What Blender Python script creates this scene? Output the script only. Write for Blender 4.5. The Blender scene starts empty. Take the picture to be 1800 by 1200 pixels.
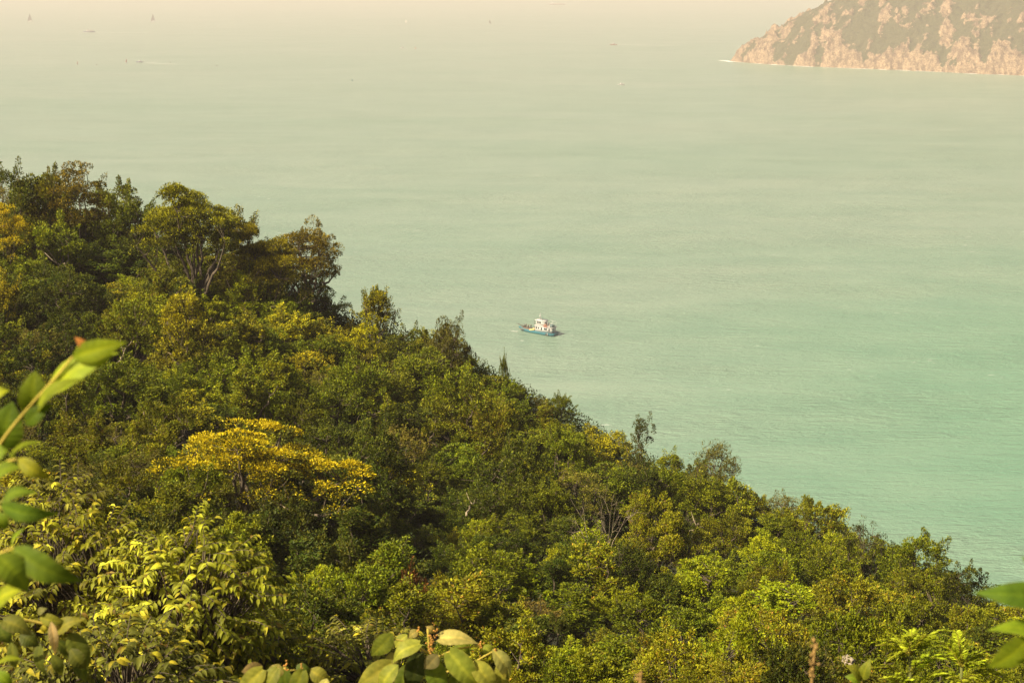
import bpy, math, random
import numpy as np
from mathutils import Vector, Matrix

scene = bpy.context.scene
col = scene.collection
R = math.radians

# ------------------------------------------------------------------ camera, sky, sun, exposure
CAM_H = 153.0                      # metres above the sea
PITCH = R(14.79)                   # looking down
FPX = 2500.0                       # focal length in pixels of the 1800 x 1200 photograph
cd = bpy.data.cameras.new('camera')
cam = bpy.data.objects.new('camera', cd)
col.objects.link(cam)
cam.location = (0, 0, CAM_H)
cam.rotation_euler = (R(90) - PITCH, 0, 0)
cd.lens, cd.sensor_width = 50.0, 36.0
cd.clip_start, cd.clip_end = 0.05, 60000
cd.dof.use_dof, cd.dof.focus_distance, cd.dof.aperture_fstop = True, 70.0, 9.0
scene.camera = cam

SUN_EL, SUN_AZ = R(43), R(-122)    # azimuth measured from +Y (view direction) towards +X
world = bpy.data.worlds.new('World')
scene.world = world
world.use_nodes = True
wn = world.node_tree
bg = wn.nodes['Background']
sky = wn.nodes.new('ShaderNodeTexSky')
sky.sky_type = 'NISHITA'
sky.sun_disc = False
sky.sun_elevation, sky.sun_rotation = SUN_EL, SUN_AZ
sky.air_density, sky.dust_density, sky.ozone_density = 1.0, 6.0, 0.4
wn.links.new(sky.outputs[0], bg.inputs[0])
bg.inputs[1].default_value = 0.05

sd = bpy.data.lights.new('sun', 'SUN')
sd.energy, sd.angle, sd.color = 5.0, R(0.5), (1.0, 0.87, 0.62)
sun = bpy.data.objects.new('sun', sd)
col.objects.link(sun)
sun_dir = Vector((math.sin(SUN_AZ) * math.cos(SUN_EL), math.cos(SUN_AZ) * math.cos(SUN_EL), math.sin(SUN_EL)))
sun.rotation_euler = sun_dir.to_track_quat('Z', 'Y').to_euler()
sun.location = (-60, -20, 260)

vs = scene.view_settings
vs.view_transform, vs.look, vs.gamma, vs.use_curve_mapping = 'Standard', 'None', 1.0, False
vs.exposure = 1.12
cy = scene.cycles
cy.max_bounces, cy.diffuse_bounces, cy.glossy_bounces = 6, 3, 2
cy.transmission_bounces, cy.volume_bounces, cy.transparent_max_bounces = 4, 1, 8
cy.use_denoising = True

rng = np.random.default_rng(11)
random.seed(5)

# ------------------------------------------------------------------ tagging and small helpers
def tag(o, label=None, cat=None, group=None, kind=None):
    if label: o['label'] = label
    if cat: o['category'] = cat
    if group: o['group'] = group
    if kind: o['kind'] = kind
    return o

def empty(name, loc=(0, 0, 0), rz=0.0):
    o = bpy.data.objects.new(name, None)
    o.empty_display_size = 0.2
    o.location = loc
    o.rotation_euler = (0, 0, rz)
    col.objects.link(o)
    return o

def copy_tree(o, parent=None):
    c = o.copy()
    col.objects.link(c)
    if parent is not None: c.parent = parent
    for ch in list(o.children): copy_tree(ch, c)
    return c

CP, SP = math.cos(PITCH), math.sin(PITCH)
def ray(px, py):
    u, v = (px - 900) / FPX, (600 - py) / FPX
    return np.array([u, CP + v * SP, -SP + v * CP])
def at(px, py, y):                 # the point seen at a pixel, y metres ahead of the camera
    d = ray(px, py)
    return d * (y / d[1]) + np.array([0, 0, CAM_H])
def on_sea(px, py):
    d = ray(px, py)
    return d * (-CAM_H / d[2]) + np.array([0, 0, CAM_H])

def unit(a):
    return a / np.maximum(np.linalg.norm(a, axis=-1, keepdims=True), 1e-9)

# vectorised gradient noise
_perm = np.random.default_rng(3).permutation(256)
_perm = np.concatenate([_perm, _perm, _perm])
_grad = unit(np.random.default_rng(4).normal(size=(256, 3)))
def noise3(P):
    P = np.asarray(P, float)
    i = np.floor(P).astype(int); f = P - i
    w = f * f * f * (f * (f * 6 - 15) + 10)
    i &= 255
    out = np.zeros(P.shape[:-1])
    for dx in (0, 1):
        for dy in (0, 1):
            for dz in (0, 1):
                h = _perm[_perm[_perm[(i[..., 0] + dx) & 255] + ((i[..., 1] + dy) & 255)] + ((i[..., 2] + dz) & 255)]
                g = _grad[h]
                d = g[..., 0] * (f[..., 0] - dx) + g[..., 1] * (f[..., 1] - dy) + g[..., 2] * (f[..., 2] - dz)
                out += d * (w[..., 0] if dx else 1 - w[..., 0]) * (w[..., 1] if dy else 1 - w[..., 1]) * (w[..., 2] if dz else 1 - w[..., 2])
    return out * 1.6
def fbm(P, octaves=4, gain=0.5, ridged=False):
    P = np.asarray(P, float); a, s = 1.0, 0.0
    for k in range(octaves):
        n = noise3(P + 17.3 * k)
        s = s + a * ((1 - 2 * np.abs(n)) if ridged else n)
        P = P * 2.03; a *= gain
    return s

class MB:                          # collects geometry for ONE mesh object
    def __init__(s):
        s.v, s.f, s.n, s.t, s.has_t = [], [], 0, [], False
    def add(s, V, F, tint=None):
        V = np.asarray(V, float)
        s.v.append(V)
        for f in (F if isinstance(F, list) else [F]):
            s.f.append(np.asarray(f, int) + s.n)
        s.n += len(V)
        if tint is not None: s.has_t = True
        s.t.append(np.broadcast_to(np.asarray(tint if tint is not None else (0.1, 0.1, 0.1), float), (len(V), 3)))
    def box(s, c, size, rz=0.0, ry=0.0, taper=1.0, tint=None):
        c = np.asarray(c, float); h = np.asarray(size, float) / 2
        V = np.array([[x, y, z] for z in (-1, 1) for y in (-1, 1) for x in (-1, 1)], float)
        V[4:, :2] *= taper
        V = V * h
        if ry:
            a, b = math.cos(ry), math.sin(ry)
            V = np.stack([V[:, 0] * a + V[:, 2] * b, V[:, 1], -V[:, 0] * b + V[:, 2] * a], 1)
        a, b = math.cos(rz), math.sin(rz)
        V = np.stack([V[:, 0] * a - V[:, 1] * b, V[:, 0] * b + V[:, 1] * a, V[:, 2]], 1) + c
        s.add(V, np.array([[0, 2, 3, 1], [4, 5, 7, 6], [0, 1, 5, 4], [2, 6, 7, 3], [0, 4, 6, 2], [1, 3, 7, 5]]), tint)
    def tube(s, P, rad, sides=6, cap=True, tint=None):
        P = np.asarray(P, float); n = len(P)
        rad = np.broadcast_to(np.asarray(rad, float), (n,))
        T = unit(np.gradient(P, axis=0))
        ref = np.array([0.31, 0.22, 0.92]) if abs(T[:, 2]).mean() < 0.8 else np.array([0.93, 0.31, 0.2])
        A = unit(np.cross(T, ref)); B = np.cross(T, A)
        ang = np.arange(sides) * 2 * math.pi / sides
        V = P[:, None] + rad[:, None, None] * (np.cos(ang)[None, :, None] * A[:, None] + np.sin(ang)[None, :, None] * B[:, None])
        i = np.arange(n - 1)[:, None] * sides; j = np.arange(sides)[None]; k = (j + 1) % sides
        F = np.stack([i + j, i + k, i + sides + k, i + sides + j], -1).reshape(-1, 4)
        V = V.reshape(-1, 3)
        fs = [F]
        if cap:
            V = np.concatenate([V, P[:1], P[-1:]])
            a, b = n * sides, n * sides + 1
            j = np.arange(sides); k = (j + 1) % sides
            fs += [np.stack([np.full(sides, a), k, j], 1), np.stack([np.full(sides, b), (n - 1) * sides + j, (n - 1) * sides + k], 1)]
        s.add(V, fs, tint)
    def ball(s, c, r, nu=10, nv=7, tint=None, noise=0.0, seed=0):
        r = np.broadcast_to(np.asarray(r, float), (3,))
        th = np.linspace(0, math.pi, nv); ph = np.arange(nu) * 2 * math.pi / nu
        D = np.stack([np.sin(th)[:, None] * np.cos(ph), np.sin(th)[:, None] * np.sin(ph), np.cos(th)[:, None] * np.ones(nu)], -1)
        if noise: D = D * (1 + noise * fbm(D * 1.7 + seed * 9.1, 3))[..., None]
        V = (D * r + np.asarray(c, float)).reshape(-1, 3)
        i = np.arange(nv - 1)[:, None] * nu; j = np.arange(nu)[None]; k = (j + 1) % nu
        s.add(V, np.stack([i + j, i + nu + j, i + nu + k, i + k], -1).reshape(-1, 4), tint)
    def loft(s, rings, closed=True, caps=True, tint=None):   # rings: list of equal-length point lists
        Rg = np.asarray(rings, float); n, m, _ = Rg.shape
        i = np.arange(n - 1)[:, None] * m
        j = np.arange(m if closed else m - 1)[None]; k = (j + 1) % m
        fs = [np.stack([i + j, i + k, i + m + k, i + m + j], -1).reshape(-1, 4)]
        if caps: fs += [np.arange(m)[None, ::-1], ((n - 1) * m + np.arange(m))[None]]
        s.add(Rg.reshape(-1, 3), fs, tint)
    def mesh(s, name, mat, smooth=False):
        me = bpy.data.meshes.new(name)
        V = np.concatenate(s.v)
        tot = np.concatenate([np.full(len(f), f.shape[1]) for f in s.f])
        lv = np.concatenate([f.ravel() for f in s.f])
        me.vertices.add(len(V)); me.vertices.foreach_set('co', V.astype(np.float32).ravel())
        me.loops.add(len(lv)); me.loops.foreach_set('vertex_index', lv.astype(np.int32))
        me.polygons.add(len(tot))
        me.polygons.foreach_set('loop_start', np.concatenate([[0], np.cumsum(tot)[:-1]]).astype(np.int32))
        if smooth: me.polygons.foreach_set('use_smooth', np.ones(len(tot), bool))
        if s.has_t:
            a = me.attributes.new('tint', 'FLOAT_COLOR', 'POINT')
            T = np.concatenate([np.concatenate(s.t), np.ones((len(V), 1))], 1)
            a.data.foreach_set('color', T.astype(np.float32).ravel())
        me.update(calc_edges=True)
        me.materials.append(mat)
        return me
    def build(s, name, mat, parent=None, smooth=False):
        o = bpy.data.objects.new(name, s.mesh(name, mat, smooth))
        col.objects.link(o)
        if parent is not None: o.parent = parent
        return o

# ------------------------------------------------------------------ materials
def new_mat(name):
    m = bpy.data.materials.new(name)
    m.use_nodes = True
    nt = m.node_tree
    return m, nt, nt.nodes['Principled BSDF'], nt.nodes['Material Output']
def N(nt, kind, **kw):
    n = nt.nodes.new('ShaderNode' + kind)
    for k, v in kw.items():
        if k in n.inputs and not hasattr(n, k): n.inputs[k].default_value = v
        elif hasattr(n, k): setattr(n, k, v)
    return n
def ramp(nt, src, stops, interp='LINEAR'):
    r = nt.nodes.new('ShaderNodeValToRGB')
    r.color_ramp.interpolation = interp
    while len(r.color_ramp.elements) < len(stops): r.color_ramp.elements.new(0.5)
    for e, (p, c) in zip(r.color_ramp.elements, stops):
        e.position = p; e.color = c if len(c) == 4 else (*c, 1)
    nt.links.new(src, r.inputs[0])
    return r
def mixc(nt, a, b, fac, mode='MIX'):
    m = nt.nodes.new('ShaderNodeMix'); m.data_type = 'RGBA'; m.blend_type = mode
    for sock, val in ((m.inputs[0], fac), (m.inputs[6], a), (m.inputs[7], b)):
        if hasattr(val, 'links'): nt.links.new(val, sock)
        elif isinstance(val, (int, float)): sock.default_value = val
        else: sock.default_value = (*val, 1) if len(val) == 3 else val
    return m.outputs[2]

def paint(name, c, rough=0.5, metal=0.0, var=0.12, scale=1.5):
    m, nt, b, out = new_mat(name)
    g = N(nt, 'TexCoord'); n = N(nt, 'TexNoise'); n.inputs['Scale'].default_value = scale; n.inputs['Detail'].default_value = 6
    nt.links.new(g.outputs['Object'], n.inputs['Vector'])
    r = ramp(nt, n.outputs[0], [(0.3, tuple(x * (1 - var) for x in c)), (0.7, tuple(min(1, x * (1 + var)) for x in c))])
    nt.links.new(r.outputs[0], b.inputs['Base Color'])
    b.inputs['Roughness'].default_value = rough; b.inputs['Metallic'].default_value = metal
    return m

def leaf_mat(name, trans=0.26, rough=0.5, spec=0.13, vein=False):
    m, nt, b, out = new_mat(name)
    a = N(nt, 'Attribute', attribute_name='tint')
    oi = N(nt, 'ObjectInfo')
    h = N(nt, 'HueSaturation')
    mr = N(nt, 'MapRange'); mr.inputs[3].default_value = 0.488; mr.inputs[4].default_value = 0.514
    nt.links.new(oi.outputs['Random'], mr.inputs[0]); nt.links.new(mr.outputs[0], h.inputs['Hue'])
    wv = N(nt, 'TexWhiteNoise', noise_dimensions='1D')
    nt.links.new(oi.outputs['Random'], wv.inputs['W'])
    mv = N(nt, 'MapRange'); mv.inputs[3].default_value = 0.72; mv.inputs[4].default_value = 1.28
    nt.links.new(wv.outputs['Value'], mv.inputs[0]); nt.links.new(mv.outputs[0], h.inputs['Value'])
    nt.links.new(a.outputs['Color'], h.inputs['Color'])
    c = h.outputs[0]
    if vein:
        g = N(nt, 'TexCoord'); n = N(nt, 'TexNoise'); n.inputs['Scale'].default_value = 40; n.inputs['Detail'].default_value = 5
        nt.links.new(g.outputs['Object'], n.inputs['Vector'])
        r = ramp(nt, n.outputs[0], [(0.3, (0.72, 0.76, 0.7)), (0.7, (1.2, 1.15, 1.1))])
        c = mixc(nt, c, r.outputs[0], 1.0, 'MULTIPLY')
    nt.links.new(c, b.inputs['Base Color'])
    b.inputs['Roughness'].default_value = rough
    b.inputs['Specular IOR Level'].default_value = spec
    t = N(nt, 'BsdfTranslucent')
    tc = mixc(nt, c, (1.5, 1.35, 0.7), 1.0, 'MULTIPLY')
    nt.links.new(tc, t.inputs['Color'])
    mx = N(nt, 'MixShader'); mx.inputs[0].default_value = trans
    nt.links.new(b.outputs[0], mx.inputs[1]); nt.links.new(t.outputs[0], mx.inputs[2])
    nt.links.new(mx.outputs[0], out.inputs['Surface'])
    return m

def bark_mat(name, c1, c2):
    m, nt, b, out = new_mat(name)
    g = N(nt, 'TexCoord'); n = N(nt, 'TexNoise'); n.inputs['Scale'].default_value = 6; n.inputs['Detail'].default_value = 8
    nt.links.new(g.outputs['Object'], n.inputs['Vector'])
    r = ramp(nt, n.outputs[0], [(0.35, c1), (0.68, c2)])
    nt.links.new(r.outputs[0], b.inputs['Base Color'])
    bp = N(nt, 'Bump'); bp.inputs['Strength'].default_value = 0.5; bp.inputs['Distance'].default_value = 0.03
    nt.links.new(n.outputs[0], bp.inputs['Height']); nt.links.new(bp.outputs[0], b.inputs['Normal'])
    b.inputs['Roughness'].default_value = 0.85
    return m

LEAF = leaf_mat('leaf_tissue')
BIGLEAF = leaf_mat('broad_leaf_tissue', trans=0.4, rough=0.58, spec=0.15, vein=True)
BARK = bark_mat('bark', (0.035, 0.026, 0.016), (0.13, 0.095, 0.06))
PALEBARK = bark_mat('pale_bark', (0.16, 0.12, 0.075), (0.42, 0.33, 0.22))
GREYBARK = bark_mat('grey_bark', (0.09, 0.07, 0.045), (0.28, 0.22, 0.14))
STEM = bark_mat('young_stem', (0.24, 0.19, 0.02), (0.48, 0.36, 0.05))

# soil and leaf litter
SOIL, nt, b, _o = new_mat('leaf_litter')
g = N(nt, 'TexCoord'); n = N(nt, 'TexNoise'); n.inputs['Scale'].default_value = 1.3; n.inputs['Detail'].default_value = 10
nt.links.new(g.outputs['Object'], n.inputs['Vector'])
r = ramp(nt, n.outputs[0], [(0.3, (0.012, 0.014, 0.005)), (0.55, (0.035, 0.035, 0.01)), (0.8, (0.07, 0.05, 0.022))])
nt.links.new(r.outputs[0], b.inputs['Base Color']); b.inputs['Roughness'].default_value = 0.95

# sea water: turbid green body, wind ripples
WATER, nt, b, _o = new_mat('sea_water')
g = N(nt, 'TexCoord')
def mapped(sx, sy, rot=0.0):
    mp = N(nt, 'Mapping')
    mp.inputs['Scale'].default_value = (sx, sy, 1); mp.inputs['Rotation'].default_value = (0, 0, rot)
    nt.links.new(g.outputs['Object'], mp.inputs['Vector'])
    return mp.outputs[0]
def wnoise(vec, detail=3, rough=0.55, dist=0.0):
    n = N(nt, 'TexNoise'); n.inputs['Scale'].default_value = 1.0; n.inputs['Detail'].default_value = detail
    n.inputs['Roughness'].default_value = rough; n.inputs['Distortion'].default_value = dist
    nt.links.new(vec, n.inputs['Vector'])
    return n.outputs[0]
big = wnoise(mapped(0.0022, 0.006, 0.25), 4, 0.5, 0.6)
mid = wnoise(mapped(0.02, 0.045, 0.2), 4, 0.6)
body = ramp(nt, big, [(0.3, (0.142, 0.225, 0.162)), (0.55, (0.165, 0.238, 0.178)), (0.75, (0.184, 0.247, 0.188))])
streak = ramp(nt, mid, [(0.35, (0.88, 0.93, 0.92)), (0.65, (1.10, 1.06, 1.06))])
bc = mixc(nt, body.outputs[0], streak.outputs[0], 1.0, 'MULTIPLY')
lane = ramp(nt, wnoise(mapped(0.0035, 0.026, 0.1), 4, 0.6, 0.8), [(0.36, (0.955, 0.975, 0.97)), (0.64, (1.03, 1.015, 1.015))])
bc = mixc(nt, bc, lane.outputs[0], 1.0, 'MULTIPLY')
# greener base colour near the slope, painting in weaker haze and reflection
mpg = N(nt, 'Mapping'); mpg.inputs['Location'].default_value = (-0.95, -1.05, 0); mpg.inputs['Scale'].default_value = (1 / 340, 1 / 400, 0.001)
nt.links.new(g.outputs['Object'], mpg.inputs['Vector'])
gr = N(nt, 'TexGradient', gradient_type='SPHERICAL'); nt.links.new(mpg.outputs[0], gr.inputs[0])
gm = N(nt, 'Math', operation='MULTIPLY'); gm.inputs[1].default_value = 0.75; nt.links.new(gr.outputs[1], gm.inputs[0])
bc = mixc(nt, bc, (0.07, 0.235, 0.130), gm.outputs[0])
# scattered whitecaps
cap = wnoise(mapped(0.16, 0.55, 0.12), 2, 0.5)
capm = wnoise(mapped(0.012, 0.016), 2, 0.5)
capr = ramp(nt, cap, [(0.725, (0, 0, 0)), (0.75, (1, 1, 1))])
capmr = ramp(nt, capm, [(0.5, (0, 0, 0)), (0.62, (1, 1, 1))])
capf = mixc(nt, capr.outputs[0], capmr.outputs[0], 1.0, 'MULTIPLY')
bc = mixc(nt, bc, (0.75, 0.75, 0.7), capf)
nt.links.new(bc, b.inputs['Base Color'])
b.inputs['Roughness'].default_value = 0.28
b.inputs['IOR'].default_value = 1.33
w1 = wnoise(mapped(0.11, 0.34, 0.16), 4, 0.62, 0.4)
w2 = wnoise(mapped(0.5, 1.1, 0.3), 3, 0.6, 0.3)
mm = N(nt, 'Math', operation='MULTIPLY_ADD'); mm.inputs[1].default_value = 0.35
nt.links.new(w2, mm.inputs[0]); nt.links.new(w1, mm.inputs[2])
bp = N(nt, 'Bump'); bp.inputs['Strength'].default_value = 1.0; bp.inputs['Distance'].default_value = 2.4
gust = ramp(nt, wnoise(mapped(0.006, 0.017, 0.3), 3, 0.55, 0.5), [(0.35, (0.4,) * 3), (0.65, (0.85,) * 3)])
nt.links.new(gust.outputs[0], bp.inputs['Strength'])
nt.links.new(mm.outputs[0], bp.inputs['Height']); nt.links.new(bp.outputs[0], b.inputs['Normal'])

# headland rock and scrub
ROCK, nt, b, _o = new_mat('headland_rock_and_scrub')
g = N(nt, 'TexCoord'); at_ = N(nt, 'Attribute', attribute_name='tint')
n1 = N(nt, 'TexNoise'); n1.inputs['Scale'].default_value = 0.11; n1.inputs['Detail'].default_value = 9; n1.inputs['Roughness'].default_value = 0.65
n2 = N(nt, 'TexNoise'); n2.inputs['Scale'].default_value = 0.5; n2.inputs['Detail'].default_value = 8
for n in (n1, n2): nt.links.new(g.outputs['Object'], n.inputs['Vector'])
rockc = ramp(nt, n2.outputs[0], [(0.38, (0.12, 0.078, 0.045)), (0.5, (0.21, 0.142, 0.084)), (0.64, (0.31, 0.22, 0.135))])
scrub = ramp(nt, n2.outputs[0], [(0.3, (0.026, 0.032, 0.010)), (0.7, (0.075, 0.07, 0.026))])
sep = N(nt, 'SeparateColor'); nt.links.new(at_.outputs['Color'], sep.inputs[0])
ad = N(nt, 'Math', operation='MULTIPLY_ADD'); ad.inputs[1].default_value = 1.0
nt.links.new(n1.outputs[0], ad.inputs[0]); nt.links.new(sep.outputs[0], ad.inputs[2])
mk = ramp(nt, ad.outputs[0], [(0.95, (0, 0, 0)), (1.10, (1, 1, 1))])
mp = N(nt, 'Mapping'); mp.inputs['Scale'].default_value = (0.20, 0.07, 0.06); mp.inputs['Rotation'].default_value = (0.5, 0.6, 0.4)
nt.links.new(g.outputs['Object'], mp.inputs['Vector'])
n3 = N(nt, 'TexNoise'); n3.inputs['Scale'].default_value = 1.0; n3.inputs['Detail'].default_value = 6; nt.links.new(mp.outputs[0], n3.inputs['Vector'])
crk = ramp(nt, n3.outputs[0], [(0.40, (0.55, 0.52, 0.5)), (0.52, (1, 1, 1)), (0.66, (1.22, 1.2, 1.18))])
rockt = mixc(nt, rockc.outputs[0], crk.outputs[0], 1.0, 'MULTIPLY')
nt.links.new(mixc(nt, scrub.outputs[0], rockt, mk.outputs[0]), b.inputs['Base Color'])
bp = N(nt, 'Bump'); bp.inputs['Strength'].default_value = 1.0; bp.inputs['Distance'].default_value = 5.0
nt.links.new(n1.outputs[0], bp.inputs['Height']); nt.links.new(bp.outputs[0], b.inputs['Normal'])
b.inputs['Roughness'].default_value = 0.9

FOAM = paint('foam', (0.78, 0.77, 0.72), 0.8, var=0.1)
BOULDER = bark_mat('granite', (0.15, 0.12, 0.08), (0.32, 0.26, 0.19))

# ------------------------------------------------------------------ the near hillside as a height field
RIDGE = np.array([(-300, 318), (0, 345), (150, 375), (300, 405), (450, 465), (560, 515), (700, 562), (800, 604), (900, 655), (1000, 702), (1100, 770),
                  (1200, 838), (1300, 872), (1400, 910), (1500, 942), (1600, 985), (1700, 1046), (1800, 1085), (2000, 1130), (2300, 1180)], float)
RV = (600 - RIDGE[:, 1]) / FPX
RT = (RIDGE[:, 0] - 900) / FPX / (CP + RV * SP)
DR = np.interp(RIDGE[:, 0], [-300, 0, 450, 700, 900, 1100, 1300, 1500, 1700, 2000, 2300], [114, 112, 108, 104, 97, 89, 79, 69, 60, 52, 48])
DN = np.interp(RIDGE[:, 0], [-300, 0, 500, 900, 1300, 1800, 2300], [19, 20, 24, 28, 30, 31, 32])
PW = 1.22
def veg_h(y): return 0.024 * y + 0.35
def s_of(t, y):
    dn, dr = np.interp(t, RT, DN), np.interp(t, RT, DR)
    return np.clip((y - dn) / (dr - dn), 0, 1) ** (1 / PW)
def depth_at(px, py):              # distance ahead at which the canopy is met at a pixel
    v = (600 - py) / FPX; t = (px - 900) / FPX / (CP + v * SP)
    S = np.interp(t, RT, RIDGE[:, 1]); dn, dr = np.interp(t, RT, DN), np.interp(t, RT, DR)
    s = (1200 - py) / (1200 - S)
    return np.where(s > 0, dn + (dr - dn) * np.clip(s, 0, 1) ** PW, dn + s * 30)
def ground(x, y):
    x, y = np.asarray(x, float), np.asarray(y, float)
    t = np.clip(x / np.maximum(y, 6.0), -0.46, 0.46)
    S = np.interp(t, RT, RIDGE[:, 1]); dn, dr = np.interp(t, RT, DN), np.interp(t, RT, DR)
    def canopy(yy):
        py = 1200 - s_of(t, yy) * (1200 - S)
        v = (600 - py) / FPX
        return yy * (-SP + v * CP) / (CP + v * SP)
    z_mid = canopy(np.clip(y, dn, dr)) - veg_h(np.clip(y, dn, dr))
    z_dn = canopy(dn) - veg_h(dn)
    z_near = -1.65 + (z_dn + 1.65) * np.clip(y, 0, None) / dn + np.where(y < 0, -y * 0.35, 0)
    d = np.maximum(y - dr, 0)
    fall = -0.16 * d - np.where(d < 25, 0.016 * d * d, 0.016 * 625 + 0.8 * (d - 25))
    z = np.where(y < dn, z_near, z_mid + fall)
    P = np.stack([x * 0.12, y * 0.12, 0 * x], -1)
    z = z + fbm(P, 3) * 0.006 * np.clip(y, 4, 60)
    return np.maximum(z + CAM_H, -4.0)

gx, gy = np.linspace(-300, 300, 241), np.linspace(-90, 330, 211)
GX, GY = np.meshgrid(gx, gy)
m = MB()
GZ = ground(GX, GY)
i = np.arange(len(gy) - 1)[:, None] * len(gx); j = np.arange(len(gx) - 1)[None]
m.add(np.stack([GX, GY, GZ], -1).reshape(-1, 3), np.stack([i + j, i + j + 1, i + len(gx) + j + 1, i + len(gx) + j], -1).reshape(-1, 4))
tag(m.build('hillside', SOIL, smooth=True), kind='structure')

# ------------------------------------------------------------------ the sea
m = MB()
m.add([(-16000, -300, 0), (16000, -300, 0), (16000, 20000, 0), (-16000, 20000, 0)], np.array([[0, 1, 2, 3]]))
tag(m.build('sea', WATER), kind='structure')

# ------------------------------------------------------------------ the headland across the bay
shore_px = [(1276, 107.5), (1330, 112), (1400, 116.5), (1500, 120.5), (1600, 124.5), (1700, 129.5), (1800, 133.5), (2000, 143), (2300, 158)]
SH = np.array([on_sea(*p)[:2] for p in shore_px])
tip, far = SH[0], SH[-1]
e = unit(far - tip); nrm = np.array([-e[1], e[0]])
if nrm[1] < 0: nrm = -nrm
na, nb = 310, 240
LA = np.linalg.norm(far - tip)
A = np.linspace(-30, LA, na); B = np.linspace(-95, 520, nb) 
AA, BB = np.meshgrid(A, B)
sa = (SH - tip) @ e; sb = (SH - tip) @ nrm
front = BB - np.interp(AA, sa, sb) + 5 * fbm(np.stack([AA * 0.03, 0 * AA, 0 * AA], -1), 3)
wedge = R(96)
back = AA * math.sin(wedge) - BB * math.cos(wedge)
def smin(a, b, k):
    h = np.clip(0.5 + 0.5 * (b - a) / k, 0, 1)
    return b + (a - b) * h - k * h * (1 - h)
d = smin(front, back, 30)
PX = tip[0] + e[0] * AA + nrm[0] * BB; PY = tip[1] + e[1] * AA + nrm[1] * BB
P3 = np.stack([PX, PY, 0 * PX], -1)
cliff = 3 * (1 - np.exp(-np.maximum(d, 0) / 4))
H = np.where(d > 0, cliff + 0.80 * np.maximum(d, 0), d * 0.9)
H = 360 * (1 - np.exp(-np.maximum(H, 0) / 360)) + np.minimum(H, 0)
rockn = fbm(P3 * np.array([0.03, 0.03, 0.0]) + 3.3, 5, 0.7)
low = np.exp(-np.maximum(d, 0) / 22)
slab = fbm(np.stack([AA * 0.055 + BB * 0.03, BB * 0.014 - AA * 0.01, 0 * AA + 5], -1), 5, 0.65)      # slabs dipping along the slope
rk = 0.75 * rockn + 0.75 * slab + 1.05 * low + 0.2 * fbm(P3 * 0.16, 3)
thr = np.quantile(rk[d > 0], 0.72)
rock = np.clip(0.5 + (rk - thr) / 0.9, 0, 1)
gully = fbm(np.stack([AA * 0.022 + BB * 0.006, BB * 0.006, 0 * AA], -1), 3)
rid = fbm(P3 * 0.035, 4, 0.55, True)
H = H + np.where(d > 0, np.minimum(d / 18, 1) * (4 * gully + rid * (1.0 + 3.0 * rock) + 2.4 * fbm(P3 * 0.12, 3)), 0)
slabr = fbm(np.stack([AA * 0.085 + BB * 0.06, BB * 0.03 - AA * 0.012, 0 * AA + 9], -1), 4, 0.6, True)
H = H + np.where(d > 0, np.minimum(d / 10, 1) * slabr * 3.2 * np.clip(rock * 1.6 - 0.5, 0, 1), 0)
V = np.stack([PX, PY, H], -1)
jit = fbm(P3 * 0.2 + 40, 2) * 2.2 * np.minimum(np.maximum(d, 0) / 10, 1)
V[..., 0] += jit; V[..., 1] += fbm(P3 * 0.2 + 80, 2) * 2.2 * np.minimum(np.maximum(d, 0) / 10, 1)
m = MB()
i = np.arange(nb - 1)[:, None] * na; j = np.arange(na - 1)[None]
m.add(V.reshape(-1, 3), np.stack([i + j, i + j + 1, i + na + j + 1, i + na + j], -1).reshape(-1, 4), tint=np.repeat(rock.reshape(-1, 1), 3, 1))
tag(m.build('headland', ROCK), kind='structure')
V_TOP = max(V[..., 2].max(), GZ.max(), CAM_H)

# surf at its foot
m = MB()
aa = np.linspace(-15, LA, 420)
sb_ = np.interp(aa, sa, sb) - 5 * fbm(np.stack([aa * 0.03, 0 * aa, 0 * aa], -1), 3)
wob = fbm(np.stack([aa * 0.05, 0 * aa + 7, 0 * aa], -1), 4)
wid = np.clip(2.0 + 6.5 * wob, 0.15, 10) + 4 * np.exp(-((aa - 8) / 18) ** 2)
mid = np.where(aa < 0, 3.0, 0)
I0 = np.stack([tip[0] + e[0] * aa + nrm[0] * (sb_ + 3 + mid), tip[1] + e[1] * aa + nrm[1] * (sb_ + 3 + mid), 0 * aa + 0.25], -1)
I1 = np.stack([tip[0] + e[0] * aa + nrm[0] * (sb_ - wid), tip[1] + e[1] * aa + nrm[1] * (sb_ - wid), 0 * aa + 0.12], -1)
m.loft([I0, I1], closed=False, caps=False)
tag(m.build('surf_foam', FOAM), kind='stuff')

# ------------------------------------------------------------------ trees and shrubs
def leaf_faces(m, C, A, Nn, L, W, tint, droop=0.0):
    n = len(C)
    A = unit(A); S = unit(np.cross(A, Nn)); Nn = np.cross(S, A)
    L = np.broadcast_to(L, (n,))[:, None]; W = np.broadcast_to(W, (n,))[:, None]
    mid = C + A * L * 0.48
    V = np.stack([C, mid + S * W * 0.5 + Nn * W * 0.16, C + A * L - Nn * L * (0.12 + droop), mid - S * W * 0.5 + Nn * W * 0.16], 1)
    k = np.arange(n)[:, None] * 4
    m.add(V.reshape(-1, 3), np.concatenate([k + [0, 1, 2], k + [0, 2, 3]]), tint=np.repeat(tint, 4, 0))

def rnd_dirs(rg, n, zmin=-1.0):
    z = rg.uniform(zmin, 1, n); a = rg.uniform(0, 2 * math.pi, n); r = np.sqrt(1 - z * z)
    return np.stack([r * np.cos(a), r * np.sin(a), z], -1)

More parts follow.
